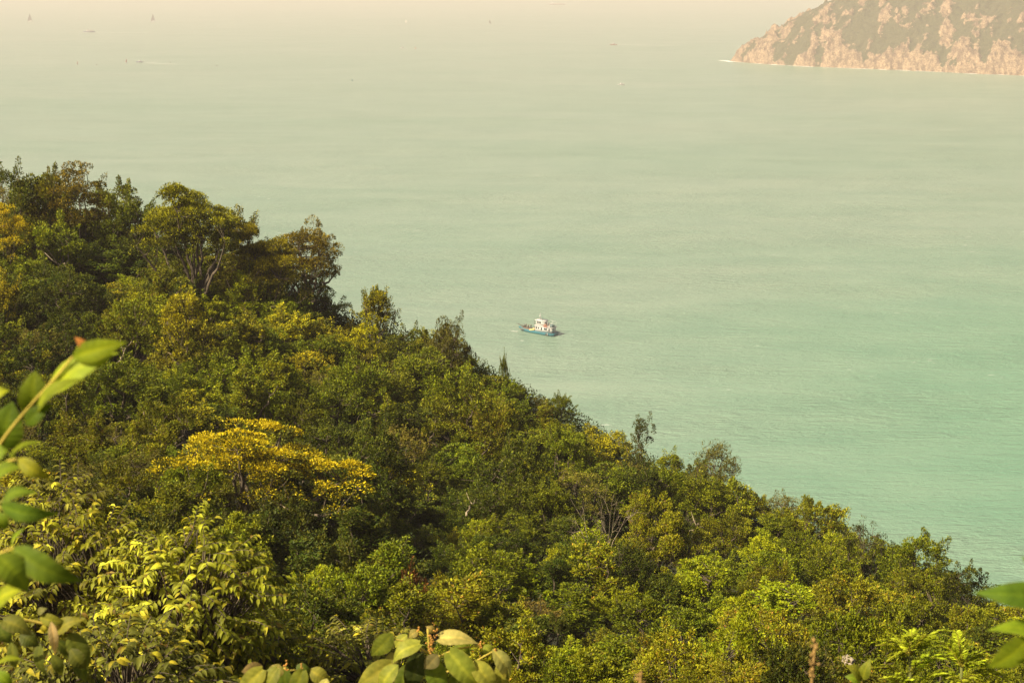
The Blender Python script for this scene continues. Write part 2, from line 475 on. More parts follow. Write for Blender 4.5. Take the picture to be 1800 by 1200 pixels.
def crown_points(form, rg, n, Rr, H):
    """clump centres of a crown of radius Rr and height H, standing on the ground"""
    if form == 'cone':
        z = rg.beta(1.3, 1.5, n); r = Rr * (1 - z) ** 0.75 * rg.uniform(0.75, 1.05, n) + 0.05 * Rr; a = rg.uniform(0, 6.283, n)
        return np.stack([r * np.cos(a), r * np.sin(a), H * (0.22 + 0.74 * z)], -1)
    if form == 'umbrella':
        ns = 9                         # several flat-topped sub-crowns at different heights
        sa_ = np.arange(ns) * 2.4 + rg.uniform(0, 6); sr_ = Rr * np.sqrt((np.arange(ns) + 0.3) / ns) * rg.uniform(0.55, 0.8, ns)
        sz_ = H * (0.95 - 0.30 * (sr_ / Rr) ** 2 - rg.uniform(0, 0.20, ns)); sw_ = Rr * rg.uniform(0.26, 0.5, ns)
        w = rg.integers(0, ns, n)
        a = rg.uniform(0, 6.283, n); q = np.sqrt(rg.uniform(0, 1, n)) * (0.8 + 0.35 * np.sin(a * 2 + w * 1.7))
        lay = rg.choice([0.0, 0.0, 0.0, 0.14], n)
        return np.stack([sr_[w] * np.cos(sa_[w]) + sw_[w] * q * np.cos(a), sr_[w] * np.sin(sa_[w]) + sw_[w] * q * np.sin(a), sz_[w] - H * (0.14 * q ** 2 + lay * rg.uniform(0.7, 1.4, n))], -1)
    if form == 'open':
        d = rnd_dirs(rg, n, -0.35); q = rg.uniform(0.55, 1.05, n)[:, None]
        P = d * q * np.array([Rr, Rr, H * 0.36]); P[:, 2] += H * 0.6
        return P
    if form == 'column':
        z = rg.uniform(0.12, 0.98, n); a = rg.uniform(0, 6.283, n); r = Rr * (0.45 + 0.55 * np.sin(z * 9 + a)) * rg.uniform(0.4, 1.0, n)
        return np.stack([r * np.cos(a), r * np.sin(a), H * z], -1)
    # a dome built of several rounded lobes
    nl = max(5, n // 9)
    d = rnd_dirs(rg, nl * 6, -0.25)
    keep = [0]
    for _ in range(nl - 1):
        keep.append(int(np.min(np.linalg.norm(d[:, None] - d[keep][None], axis=-1), 1).argmax()))
    lc = d[keep] * rg.uniform(0.55, 0.80, nl)[:, None] * np.array([Rr, Rr, H * 0.44])
    lr = rg.uniform(0.26, 0.46, nl)
    w = rg.integers(0, nl, n)
    dd = unit(rnd_dirs(rg, n, -0.35) + 0.5 * d[keep][w] + [0, 0, 0.2])
    P = lc[w] + dd * (lr[w] * rg.uniform(0.7, 1.15, n))[:, None] * np.array([Rr, Rr, H * 0.5]) + rg.normal(0, 0.06 * Rr, (n, 3))
    loose = rg.uniform(size=n) < 0.3
    P[loose] = (rnd_dirs(rg, n, -0.3) * rg.uniform(0.7, 1.08, n)[:, None] * np.array([Rr, Rr, H * 0.48]))[loose]
    P[:, 2] = np.maximum(P[:, 2] + H * 0.48, 0.06 * H)
    return P

LEAF_TONE = np.array([1.21, 1.15, 0.55])
def make_tree(form, seed, H=4.0, Rr=1.6, clumps=60, per=80, cr=0.42, squash=0.55, leaf=0.10, aspect=0.52, base=(.05, .07, .015), var=0.25,
              flush=None, flush_p=0.0, flush_z=0.3, limbs=6, trunk_r=0.10, trunk_fork=0.25, stems=1, up=0.5, twig_r=0.012, bare=0.0, sprig=0.38, dead=None, dead_p=0.0):
    """meshes (trunk with limbs, crown) of one kind of plant"""
    rg = np.random.default_rng(seed)
    C = crown_points(form, rg, clumps, Rr, H)
    tk, cw = MB(), MB()
    # limbs reach for well separated clumps, the rest hang on twigs
    idx = [int(rg.integers(clumps))]
    for _ in range(min(limbs, clumps) - 1):
        dd = np.min(np.linalg.norm(C[:, None] - C[idx][None], axis=-1), 1) * rg.uniform(0.6, 1, clumps)
        idx.append(int(dd.argmax()))
    nodes = []
    fork = np.array([0, 0, H * trunk_fork])
    bases = [np.array([rg.normal(0, 0.10 * Rr), rg.normal(0, 0.10 * Rr), -0.35]) for _ in range(stems)]
    if stems == 1:
        bend = rg.normal(0, 0.04 * H, 3) * [1, 1, 0]
        q = np.linspace(0, 1, 6)[:, None]
        P = bases[0] * (1 - q) + fork * q + bend * np.sin(q * math.pi)
        tk.tube(P, np.linspace(trunk_r * 1.25, trunk_r * 0.8, 6), 8)
    for k, ii in enumerate(idx):
        st = fork if stems == 1 else bases[k % stems]
        en = C[ii]
        q = np.linspace(0, 1, 9)[:, None]
        mid1 = st + (en - st) * 0.45 + np.array([0, 0, -0.10 * H if form == 'umbrella' else 0.06 * H]) + rg.normal(0, 0.05 * H, 3)
        P = (1 - q) ** 2 * st + 2 * q * (1 - q) * mid1 + q * q * en
        P[1:-1] += rg.normal(0, 0.012 * H, (7, 3))
        r0 = trunk_r * (0.62 if stems == 1 else 0.8)
        rr = r0 * (1 - q[:, 0]) ** 0.8 + twig_r
        tk.tube(P, rr, 6)
        for a_ in range(2, 9): nodes.append((P[a_], rr[a_]))
    NP = np.array([x[0] for x in nodes])
    for ci in range(clumps):
        dd = np.linalg.norm(NP - C[ci], axis=1) + 0.6 * np.maximum(NP[:, 2] - C[ci, 2], 0)
        b0 = NP[dd.argmin()]
        q = np.linspace(0, 1, 4)[:, None]
        P = b0 * (1 - q) + C[ci] * q + np.sin(q * math.pi) * rg.normal(0, 0.06 * np.linalg.norm(C[ci] - b0) + 0.01, 3)
        tk.tube(P, np.linspace(min(twig_r * 1.8, nodes[dd.argmin()][1]), twig_r * 0.6, 4), 4, cap=False)
    # leaves
    centre = np.array([0, 0, H * 0.45])
    base, flush_c = np.array(base), np.array(flush if flush is not None else base)
    for ci in range(clumps):
        if rg.uniform() < bare: continue
        n = int(per * rg.uniform(0.6, 1.3))
        d = rnd_dirs(rg, n, -0.32)
        outw = unit((C[ci] - centre)[None])[0]
        size = cr * rg.uniform(0.55, 1.45)
        P = C[ci] + d * (size * rg.uniform(0.45, 1.05, n) ** 0.5)[:, None] * np.array([1, 1, squash])
        if rg.uniform() < sprig:
            ax = unit((outw * [1, 1, 0.7] + [0, 0, 0.8] + rg.normal(0, 0.45, 3))[None])[0]
            u = rg.uniform(-0.4, 1.0, n)[:, None]
            P = C[ci] + ax * u * size * 1.6 + d * size * 0.42 * (1.05 - 0.6 * np.clip(u, 0, 1))
            tk.tube(np.array([C[ci], C[ci] + ax * size * 1.7]), [twig_r * 0.7, twig_r * 0.3], 4, cap=False)
        A_ = unit(d * [1, 1, 0.6] + 0.35 * outw + rg.normal(0, 0.45, (n, 3)) + [0, 0, up * 0.35])
        Nn = unit(d * 0.6 + rg.normal(0, 0.35, (n, 3)) + [0, 0, 0.75])
        cl = rg.lognormal(0, var * 0.9)
        T = base[None] * (cl * rg.lognormal(0, var, (n, 1))) * (1 + rg.normal(0, 0.06, (n, 3)))
        if flush is not None:
            pz = np.clip((C[ci, 2] / H - flush_z) * 2.2, 0, 1)
            f = (rg.uniform(size=n) < flush_p * pz * np.clip(d[:, 2] * 1.3 + 0.45, 0.05, 1)) if rg.uniform() < 0.9 else np.zeros(n, bool)
            T[f] = flush_c * rg.lognormal(0, 0.18, (f.sum(), 1))
        if dead is not None:
            f = rg.uniform(size=n) < dead_p
            T[f] = np.array(dead) * rg.lognormal(0, 0.25, (f.sum(), 1))
        leaf_faces(cw, P, A_, Nn, leaf * rg.uniform(0.65, 1.25, n), leaf * aspect * rg.uniform(0.8, 1.2, n), np.clip(T * LEAF_TONE, 0.003, 0.8))
    return tk.mesh('trunk', BARK, True), cw.mesh('crown', LEAF), H, Rr

def plant(name, meshes, x, y, height, width, rz, label, cat, group=None, lean=(0, 0), sink=0.0):
    tm, cm, H, Rr = meshes
    o = empty(name, (x, y, float(ground(x, y)) - sink))
    o.rotation_euler = (lean[0], lean[1], rz)
    w = width / (2 * Rr)
    o.scale = (w, w, height / H)
    tag(o, label, cat, group)
    for nm, me in (('trunk', tm), ('crown', cm)):
        c = bpy.data.objects.new(nm, me); col.objects.link(c); c.parent = o
    return o

DARK, MID, OLIVE, YGREEN, BROWN = (.035, .049, .007), (.078, .100, .008), (.112, .126, .009), (.150, .178, .010), (.098, .094, .022)
YELLOW = (.31, .28, .012)
def proto(form, seeds, **kw):      # the last of a kind with a second habit
    out = []
    for k, s_ in enumerate(seeds):
        f = form if k < 2 or form != 'dome' else 'column'
        out.append(make_tree(f, s_, **({'H': 3.1} if f == 'dome' else {'Rr': 1.25} if f == 'column' else {}), **kw))
    return out
# far ones: many fine leaves; near ones: fewer, larger leaves
FAR = {
    'dark':   proto('dome', (1, 2, 3), clumps=90, per=150, cr=0.30, leaf=0.10, base=DARK, flush=(.10, .115, .012), flush_p=0.4),
    'mid':    proto('dome', (4, 5, 6), clumps=90, per=140, cr=0.29, leaf=0.10, base=MID, flush=(.18, .20, .012), flush_p=0.4),
    'olive':  proto('dome', (7, 8, 17), clumps=85, per=140, cr=0.29, leaf=0.10, base=OLIVE, flush=(.22, .22, .013), flush_p=0.35, dead=(.12, .07, .03), dead_p=0.04),
    'yellow': proto('umbrella', (9, 10, 11), clumps=85, per=120, cr=0.30, squash=0.5, leaf=0.10, base=(.075, .082, .012), flush=YELLOW, flush_p=0.62, limbs=9),
    'bright': proto('cone', (12, 13), clumps=90, per=120, cr=0.30, squash=0.6, leaf=0.10, base=YGREEN, flush=(.31, .325, .014), flush_p=0.5, limbs=8),
    'brown':  proto('open', (14, 15), clumps=75, per=75, cr=0.33, leaf=0.085, base=BROWN, limbs=10, stems=3, bare=0.10, flush=(.12, .105, .025), flush_p=0.3),
}
NEAR = {
    'dark':   proto('dome', (21, 22, 23), clumps=75, per=105, cr=0.30, leaf=0.135, base=(.038, .052, .009), flush=(.09, .095, .013), flush_p=0.4),
    'mid':    proto('dome', (24, 25, 26), clumps=75, per=100, cr=0.29, leaf=0.135, base=(.085, .105, .010), flush=(.165, .185, .012), flush_p=0.5),
    'olive':  proto('dome', (27, 28, 29), clumps=75, per=95, cr=0.29, leaf=0.13, base=(.13, .13, .012), flush=(.20, .205, .013), flush_p=0.4, dead=(.26, .15, .03), dead_p=0.03),
    'bright': proto('dome', (32, 33, 31), clumps=75, per=100, cr=0.28, leaf=0.13, base=YGREEN, flush=(.23, .255, .013), flush_p=0.5),
    'brown':  proto('open', (34,), clumps=65, per=60, cr=0.33, leaf=0.11, base=(.10, .085, .025), limbs=10, stems=3, bare=0.12),
}

# ---- the trees one can tell apart: name, meshes, px, top, foot, width (pixels), label
def hero(name, meshes, px, top, foot, wpx, label, cat='tree', rz=None, lean=(0, 0), dy=0.0, group=None):
    y = float(depth_at(px, foot)) + dy
    p = at(px, foot, y)
    x = p[0]
    zt = at(px, top, y)[2]
    g_ = float(ground(x, y))
    return plant(name, meshes, x, y, max((zt - g_) * (1.14 if meshes is big_umb else 0.9 if meshes is big_yel else 1.0), 0.8), wpx * y / FPX, random.uniform(0, 6.28) if rz is None else rz, label, cat, group, lean)

UMB = dict(sprig=0.0, clumps=150, per=200, cr=0.60, squash=0.42, leaf=0.125, base=(.075, .082, .014), flush=YELLOW, flush_p=0.6, limbs=14, trunk_r=0.26, trunk_fork=0.22, twig_r=0.02)
big_umb = make_tree('umbrella', 101, H=7.5, Rr=4.6, **{**UMB, 'clumps': 210, 'flush_p': 0.75, 'flush': (.30, .29, .012)})
big_yel = make_tree('umbrella', 102, H=6.0, Rr=4.8, **{**UMB, 'clumps': 165, 'flush_p': 0.95, 'flush': (.37, .305, .012), 'per': 210})
slim = make_tree('open', 103, sprig=0.06, H=7, Rr=2.0, clumps=110, per=120, cr=0.44, squash=0.6, leaf=0.125, base=(.075, .07, .016), flush=(.24, .18, .02), flush_p=0.4, limbs=14, stems=5, trunk_r=0.10, twig_r=0.016)
armt = make_tree('open', 104, sprig=0.06, H=6, Rr=2.5, clumps=130, per=130, cr=0.42, squash=0.55, leaf=0.12, base=(.095, .075, .018), flush=(.27, .19, .02), flush_p=0.4, limbs=8, stems=1, trunk_fork=0.2, trunk_r=0.2, twig_r=0.018)
conet = make_tree('cone', 105, sprig=0.2, H=6, Rr=2.5, clumps=150, per=95, cr=0.42, squash=0.55, leaf=0.14, base=(.12, .125, .016), flush=(.35, .35, .014), flush_p=0.6, limbs=12, trunk_r=0.12)
twost = make_tree('open', 106, sprig=0.06, H=4.5, Rr=2.2, clumps=120, per=52, cr=0.36, squash=0.8, leaf=0.11, base=(.062, .06, .018), flush=(.115, .095, .022), flush_p=0.35, limbs=12, stems=3, trunk_r=0.08, twig_r=0.012, bare=0.1)
colt = make_tree('column', 107, H=5, Rr=1.3, clumps=70, per=110, cr=0.38, squash=0.85, leaf=0.10, base=(.04, .05, .014), flush=(.085, .08, .02), flush_p=0.3, limbs=6, trunk_r=0.08)
wispy = make_tree('open', 108, H=4, Rr=1.6, clumps=60, per=42, cr=0.26, squash=0.8, leaf=0.09, base=(.045, .05, .02), limbs=10, stems=3, trunk_r=0.05, bare=0.15)
greyb = make_tree('dome', 110, H=3.1, Rr=1.6, clumps=100, per=130, cr=0.29, leaf=0.09, base=(.070, .066, .024), flush=(.115, .10, .03), flush_p=0.3, sprig=0.3)
russet = make_tree('dome', 109, H=2.4, Rr=1.3, clumps=50, per=60, cr=0.34, leaf=0.16, base=(.085, .035, .016), var=0.3)
hero_spots = []
def H_(name, meshes, px, top, foot, wpx, label, cat='tree', **kw):
    hero_spots.append((px, (top + foot) / 2, wpx, foot - top))
    return hero(name, meshes, px, top, foot, wpx, label, cat, **kw)
H_('spreading_tree', big_umb, 345, 335, 520, 215, 'big spreading tree with flat yellow-green pads and bare dark limbs, tallest on the ridge')
H_('spreading_tree', big_umb, 468, 412, 545, 160, 'low spreading yellow tree between the big ridge tree and the brown-tipped one', rz=2.2)
H_('slim_tree', slim, 140, 282, 440, 100, 'slim many-stemmed tree rising highest near the upper end of the ridge', rz=1.0)
H_('round_tree', FAR['dark'][0], 45, 303, 430, 125, 'dark round-headed tree at the uppermost end of the ridge')
H_('yellow_tree', big_yel, 5, 330, 470, 150, 'golden yellow tree cut by the edge of view under the round-headed ridge tree')
H_('golden_tree', FAR['yellow'][1], 5, 478, 590, 95, 'small golden-tipped tree at the very edge above the blurred leafy branch')
H_('branching_tree', armt, 543, 383, 530, 112, 'open brown-tipped tree with curving black limbs standing out over the sea', rz=0.4)
H_('round_tree', FAR['mid'][0], 232, 352, 450, 100, 'leafy round tree filling the ridge between the slim tree and the big spreading one')
H_('spreading_tree', FAR['yellow'][1], 415, 366, 470, 105, 'seaward-reaching spreading tree close behind the big ridge tree')
H_('round_tree', FAR['olive'][0], 90, 310, 430, 95, 'olive round tree crowding the foot of the slim many-stemmed tree')
H_('conical_tree', conet, 330, 500, 650, 135, 'bright yellow-green pointed tree in the middle of the upper slope')
H_('ridge_tree', FAR['yellow'][2], 662, 496, 600, 82, 'lone tufted tree breaking the ridge line against the sea above the dark round bush')
H_('yellow_tree', FAR['yellow'][0], 640, 562, 660, 95, 'small bright yellow tree just below the lone tufted ridge tree')
H_('grey_bush', greyb, 788, 566, 670, 88, 'dull grey-brown round bush on the ridge nearest the trawler', 'bush')
H_('columnar_tree', colt, 1125, 742, 830, 74, 'dark narrow tree with a knobby head sticking up from the ridge')
H_('open_tree', twost, 1253, 778, 880, 104, 'open see-through tree with two thin stems alone on the lower ridge', rz=0.7)
H_('spreading_tree', big_yel, 436, 715, 900, 430, 'widest tree of the slope, its golden yellow canopy spread over crooked limbs', rz=0.9, lean=(0, 0.2))
H_('wispy_tree', wispy, 1515, 908, 985, 85, 'thin wispy grey-leaved bush on the ridge of the lower slope', 'bush', rz=0.3)
H_('wispy_tree', wispy, 1622, 962, 1020, 52, 'small dark bush leaning seaward on the lowest ridge', 'bush', rz=2.3, lean=(0, 0.35))
H_('dead_shrub', russet, 722, 1012, 1075, 66, 'rust-brown withered shrub among green bushes low on the slope', 'shrub')
H_('tufted_shrub', FAR['mid'][0], 886, 626, 668, 17, 'tiny tufted bush poking above the ridge beyond the trawler', 'shrub')

# ---- bare trees and dead limbs
def bare_tree(name, seed, px, top, foot, wpx, label, mat, depth=4, spread=0.75, r0=0.10, n0=3, dy=-1.0, cat='tree'):
    rg = np.random.default_rng(seed)
    y = float(depth_at(px, foot)) + dy
    x = at(px, foot, y)[0]
    g_ = float(ground(x, y)); h = at(px, top, y)[2] - g_; w = wpx * y / FPX
    tr = MB(); br = MB()
    def grow(p, d, L, r, lev):
        q = np.linspace(0, 1, 6)[:, None]
        bend = rg.normal(0, 0.10 * L, 3)
        P = p + d * L * q + bend * q * q + np.array([0, 0, 0.05 * L]) * q * q
        (tr if lev == 0 else br).tube(P, np.linspace(r, r * 0.55, 6), 6 if lev < 2 else 4)
        if lev >= depth: return
        for c in range(rg.integers(2, 4) if lev else n0):
            k = rg.uniform(0.45, 1.0) if c else 1.0
            st = P[min(5, int(k * 5))]
            nd = unit((d + rg.normal(0, spread, 3) * [1, 1, 0.7] + [0, 0, 0.06]))
            grow(st, nd, L * rg.uniform(0.55, 0.8), r * 0.55, lev + 1)
    grow(np.array([0, 0, -0.4]), unit(np.array([0.05, 0, 1.0])), h * 0.36, r0, 0)
    V = np.concatenate(tr.v + br.v); sz = h / V[:, 2].max(); sw = w / (V[:, 0].max() - V[:, 0].min())
    o = empty(name, (x, y, g_)); o.scale = (sw, sw, sz)
    tr.build('trunk', mat, o, True); br.build('branches', mat, o, True)['kind'] = 'stuff'
    hero_spots.append((px, (top + foot) / 2, wpx * 0.7, (foot - top) * 0.8))
    return tag(o, label, cat)
bare_tree('leafless_tree', 7, 1050, 842, 985, 165, 'leafless pale grey tree with fine spreading twigs amid green bushes', GREYBARK, depth=5, r0=0.075, n0=6, dy=-3.0, spread=0.85)
bare_tree('leafless_shrub', 8, 893, 1040, 1095, 55, 'small leafless straw-coloured shrub below the leafless tree', PALEBARK, depth=4, r0=0.02, n0=4, dy=-1.5, cat='shrub')
def snag(name, pts, r, label):
    P = np.array([at(px, py, float(depth_at(px, py)) - 2.2 + dd) for px, py, dd in pts])
    q = np.linspace(0, len(P) - 1, 14)
    P2 = np.stack([np.interp(q, range(len(P)), P[:, k]) for k in range(3)], -1)
    P2[1:-1] += np.random.default_rng(len(label)).normal(0, r * 0.8, (12, 3))
    m = MB(); m.tube(P2 - P2[0], np.linspace(r, r * 0.35, 14), 7)
    for k in (5, 9):
        d_ = np.random.default_rng(k + len(label)).normal(0, 1, 3); d_[2] = abs(d_[2])
        m.tube(np.array([P2[k], P2[k] + unit(d_) * r * 9, P2[k] + unit(d_) * r * 16 + [0, 0, r * 3]]) - P2[0], np.array([r * .5, r * .35, r * .15]), 5)
    o = m.build(name, PALEBARK, smooth=True); o.location = P2[0]
    return tag(o, label, 'dead branch')
snag('dead_branch', [(98, 474, 1), (112, 468, 0), (118, 458, 0), (140, 452, 0.3)], 0.10, 'pale forked dead branch poking out of the foliage high on the slope')
snag('dead_branch', [(258, 735, 1.5), (259, 712, 0), (262, 690, 0), (272, 672, 0.4)], 0.10, 'pale upright dead stem in a dark gap beside the golden canopy')
snag('dead_branch', [(205, 645, 1), (222, 612, 0), (240, 598, 0.4)], 0.05, 'thin grey dead limb lying slantwise above the dark gap')
snag('dead_branch', [(575, 900, 1), (545, 912, 0), (520, 895, 0), (488, 893, 0.3)], 0.09, 'crooked pale limb lying under the golden canopy')
snag('dead_branch', [(1210, 935, 1), (1222, 930, 0), (1236, 926, 0.3)], 0.05, 'short bleached stub of a branch on the lower slope')
snag('dead_branch', [(820, 905, 1), (832, 880, 0), (852, 860, 0.3)], 0.05, 'slanting dry twig above the shaded hollow')

# ---- the other bushes of the slope, spread evenly over what is seen of it
landmarks = [(345, 430, 'the big ridge tree'), (140, 360, 'the slim many-stemmed tree'), (540, 450, 'the brown-tipped tree'), (330, 570, 'the pointed bright tree'),
             (640, 600, 'the small bright yellow tree'), (788, 605, 'the grey-brown round bush'), (1125, 780, 'the dark narrow tree'), (1253, 830, 'the two-stemmed open tree'),
             (440, 790, 'the golden canopy'), (1050, 910, 'the leafless tree'), (250, 1060, 'the glossy drooping shrubs'), (722, 1040, 'the rust-brown shrub'), (1515, 940, 'the wispy grey bush'),
             (100, 650, 'the blurred leafy branch'), (760, 1140, 'the large-leaved plant'), (1600, 1150, 'the feathery plant'), (1300, 1040, 'the sprawling thicket low on the slope'), (960, 1060, 'the hollow below the leafless tree'),
             (120, 465, 'the forked dead branch'), (262, 700, 'the upright dead stem'), (530, 900, 'the crooked pale limb'), (1222, 930, 'the bleached stub'), (832, 880, 'the slanting dry twig'), (893, 1070, 'the straw-coloured bare shrub'),
             (662, 550, 'the lone tufted tree'), (886, 650, 'the tiny tufted bush'), (1491, 1160, 'the pale boulder'), (1750, 1120, 'the blurred pointed leaves'), (1622, 990, 'the seaward-leaning bush'), (5, 400, 'the golden edge tree'), (1150, 1080, 'the middle of the low thicket'), (700, 740, 'the middle of the slope')]
look = {'dark': 'dark green', 'mid': 'mid-green', 'olive': 'olive', 'yellow': 'yellow-tipped', 'bright': 'bright yellow-green', 'brown': 'thin brownish'}
def mix_for(px, py):
    w = {'dark': 2.2, 'mid': 3.0, 'olive': 2.2, 'yellow': 0.8, 'bright': 0.9, 'brown': 0.7}
    if 230 < px < 480 and 480 < py < 760: w = {'dark': 1.0, 'mid': 2.2, 'olive': 1.6, 'yellow': 1.4, 'bright': 2.6, 'brown': 0.4}
    elif 470 < px < 900 and 860 < py < 1030: w = {'dark': 5, 'mid': 1.5, 'olive': 0.4, 'yellow': 0.0, 'bright': 0.0, 'brown': 0.5}  # shade of the hollow put into the leaf colour by mostly dark kinds
    elif px < 260 and 440 < py < 900: w = {'dark': 4, 'mid': 2, 'olive': 1.2, 'yellow': 0.4, 'bright': 0.2, 'brown': 0.6}
    elif 400 < px < 560 and 520 < py < 620: w = {'dark': 5, 'mid': 1, 'olive': 0.6, 'yellow': 0.2, 'bright': 0, 'brown': 0.3}
    elif px > 900 and py > 950: w = {'dark': 0.9, 'mid': 3, 'olive': 3.4, 'yellow': 0.0, 'bright': 1.6, 'brown': 0.4}
    elif px > 700: w = {'dark': 1.2, 'mid': 3, 'olive': 3, 'yellow': 0.15, 'bright': 1.0, 'brown': 0.8}
    return w
def ridge_py(px): return float(np.interp(px, RIDGE[:, 0], RIDGE[:, 1]))
fill = []
qx = -40.0
while qx < 1850:                   # a low fringe along the ridge first
    if not any(abs(qx - a) < w_ * 0.16 and w_ < 90 for a, b, w_, h_ in hero_spots): fill.append((qx, ridge_py(qx) + rng.uniform(6, 20), 34))
    qx += rng.uniform(30, 52)
n_fringe = len(fill)
tries = 0
while tries < 60000 and len(fill) < 520:
    tries += 1
    px, py = rng.uniform(-60, 1860), rng.uniform(330, 1235)
    if py < ridge_py(px) + 26: continue
    if px < 480 and py > 930 and py > 1250 - 0.6 * px: continue
    rad = 30 + 14 * rng.uniform() + (6 if py > 900 else 0)
    if any((px - a) ** 2 + ((py - b) * 1.25) ** 2 < (0.5 * (rad + c)) ** 2 * 1.15 for a, b, c in fill): continue
    if any(abs(px - a) < w_ * 0.30 and abs(py - b) < h_ * 0.30 for a, b, w_, h_ in hero_spots): continue
    fill.append((px, py, rad))
rows = []
for fi, (px, py, rad) in enumerate(fill):
    w = mix_for(px, py)
    y = float(depth_at(px, py))
    near = y < 48
    if near: w = {k: v for k, v in w.items() if k in NEAR}
    ks = list(w); pr = np.array([w[k] for k in ks]); kd = ks[int(rng.choice(len(ks), p=pr / pr.sum()))]
    size = rng.uniform(0.8, 1.35) if fi >= n_fringe else rng.uniform(0.75, 1.2) if px < 560 else rng.uniform(0.5, 0.9) if px < 1150 else rng.uniform(0.7, 1.25)
    size *= min(1.0, (0.62 if 560 < px < 1150 else 0.9) + (py - ridge_py(px)) / 180)
    rows.append([px, py, y, near, kd, size])
def place_word(px, py):
    lx, ly, nm = min(landmarks, key=lambda q: (q[0] - px) ** 2 + ((q[1] - py) * 1.3) ** 2)
    dx, dy = px - lx, py - ly
    if abs(dx) > abs(dy) * 1.3: rel = 'seaward of' if dx > 0 else 'inland of'
    else: rel = 'downhill from' if dy > 0 else 'uphill from'
    return f'{rel} {nm}'
def wordk(sz): return 'tree' if sz > 1.15 else 'shrub' if sz < 0.95 else 'bush'
byl = {}
for q in rows:
    q.append(('tall' if q[5] > 1.15 else 'low' if q[5] < 0.95 else 'rounded') + ' ' + look[q[4]] + f' {wordk(q[5])} ' + place_word(q[0], q[1]))
    byl.setdefault(q[6], []).append(q)
ORD = ['highest', 'second highest', 'third highest', 'fourth highest', 'fifth highest', 'sixth highest', 'seventh highest', 'eighth highest', 'ninth highest', 'tenth highest', 'eleventh highest', 'twelfth highest']
for lab, qs in byl.items():
    qs.sort(key=lambda q: q[1])
    for k, q in enumerate(qs):
        px, py, y, near, kd, size, _ = q
        if len(qs) > 1: lab2 = lab + ', ' + (ORD[k] if k < len(qs) - 1 else 'lowest') + ' of several'
        else: lab2 = lab
        ms = (NEAR if near else FAR)[kd]
        me = ms[int(rng.integers(len(ms) if py > ridge_py(px) + 45 else min(2, len(ms))))]
        # the pixel is the crown's middle; the foot stands on the ground below it
        x = at(px, py, y)[0]
        wd = veg_h(y) * 1.38 * size * (1.2 if kd in ('yellow',) else 1.0)
        ht = veg_h(y) * 1.45 * size * rng.uniform(0.8, 1.3)
        plant(wordk(size), me, x, y, ht, wd, rng.uniform(0, 6.28), lab2, wordk(size), 'trees and bushes of the slope', lean=(rng.normal(0, 0.08), rng.normal(0, 0.08)))

# ---- undergrowth between them
m = MB()
n = 120000
px = rng.uniform(-160, 1960, n); py = rng.uniform(330, 1300, n)
ok = py > np.interp(px, RIDGE[:, 0], RIDGE[:, 1]) - 2
px, py = px[ok], py[ok]
ex = rng.uniform(-160, 1960, 30000)
px = np.concatenate([px, ex]); py = np.concatenate([py, np.interp(ex, RIDGE[:, 0], RIDGE[:, 1]) + rng.uniform(0, 26, 30000)]); n = len(px)
y = depth_at(px, py)
v = (600 - py) / FPX
x = (px - 900) / FPX / (CP + v * SP) * y
tb, db = rng.uniform(-0.42, 0.42, 40000), 22 * rng.uniform(0, 1, 40000) ** 1.5      # and down the far side of the ridge
yb = np.interp(tb, RT, DR) + db
x, y = np.concatenate([x, tb * yb]), np.concatenate([y, yb]); n = len(x)
z = ground(x, y) + veg_h(y) * rng.uniform(0.0, 0.75, n)
T = np.array([.032, .040, .009]) * rng.lognormal(0, 0.45, (n, 1)) * (1 + 0.5 * np.clip(noise3(np.stack([x * .3, y * .3, 0 * x], -1)), -1, 1))[:, None]
L = (0.0030 * y + 0.03) * np.where(np.arange(n) < n - 40000, 1, 0.6)
leaf_faces(m, np.stack([x, y, z], -1), rng.normal(0, 1, (n, 3)) + [0, 0, 0.3], rng.normal(0, 0.5, (n, 3)) + [0, 0, 1], L * rng.uniform(0.7, 1.4, n), L * 0.5, T)
tag(m.build('undergrowth', LEAF), 'dense leafy undergrowth filling the gaps between the bushes', kind='stuff')

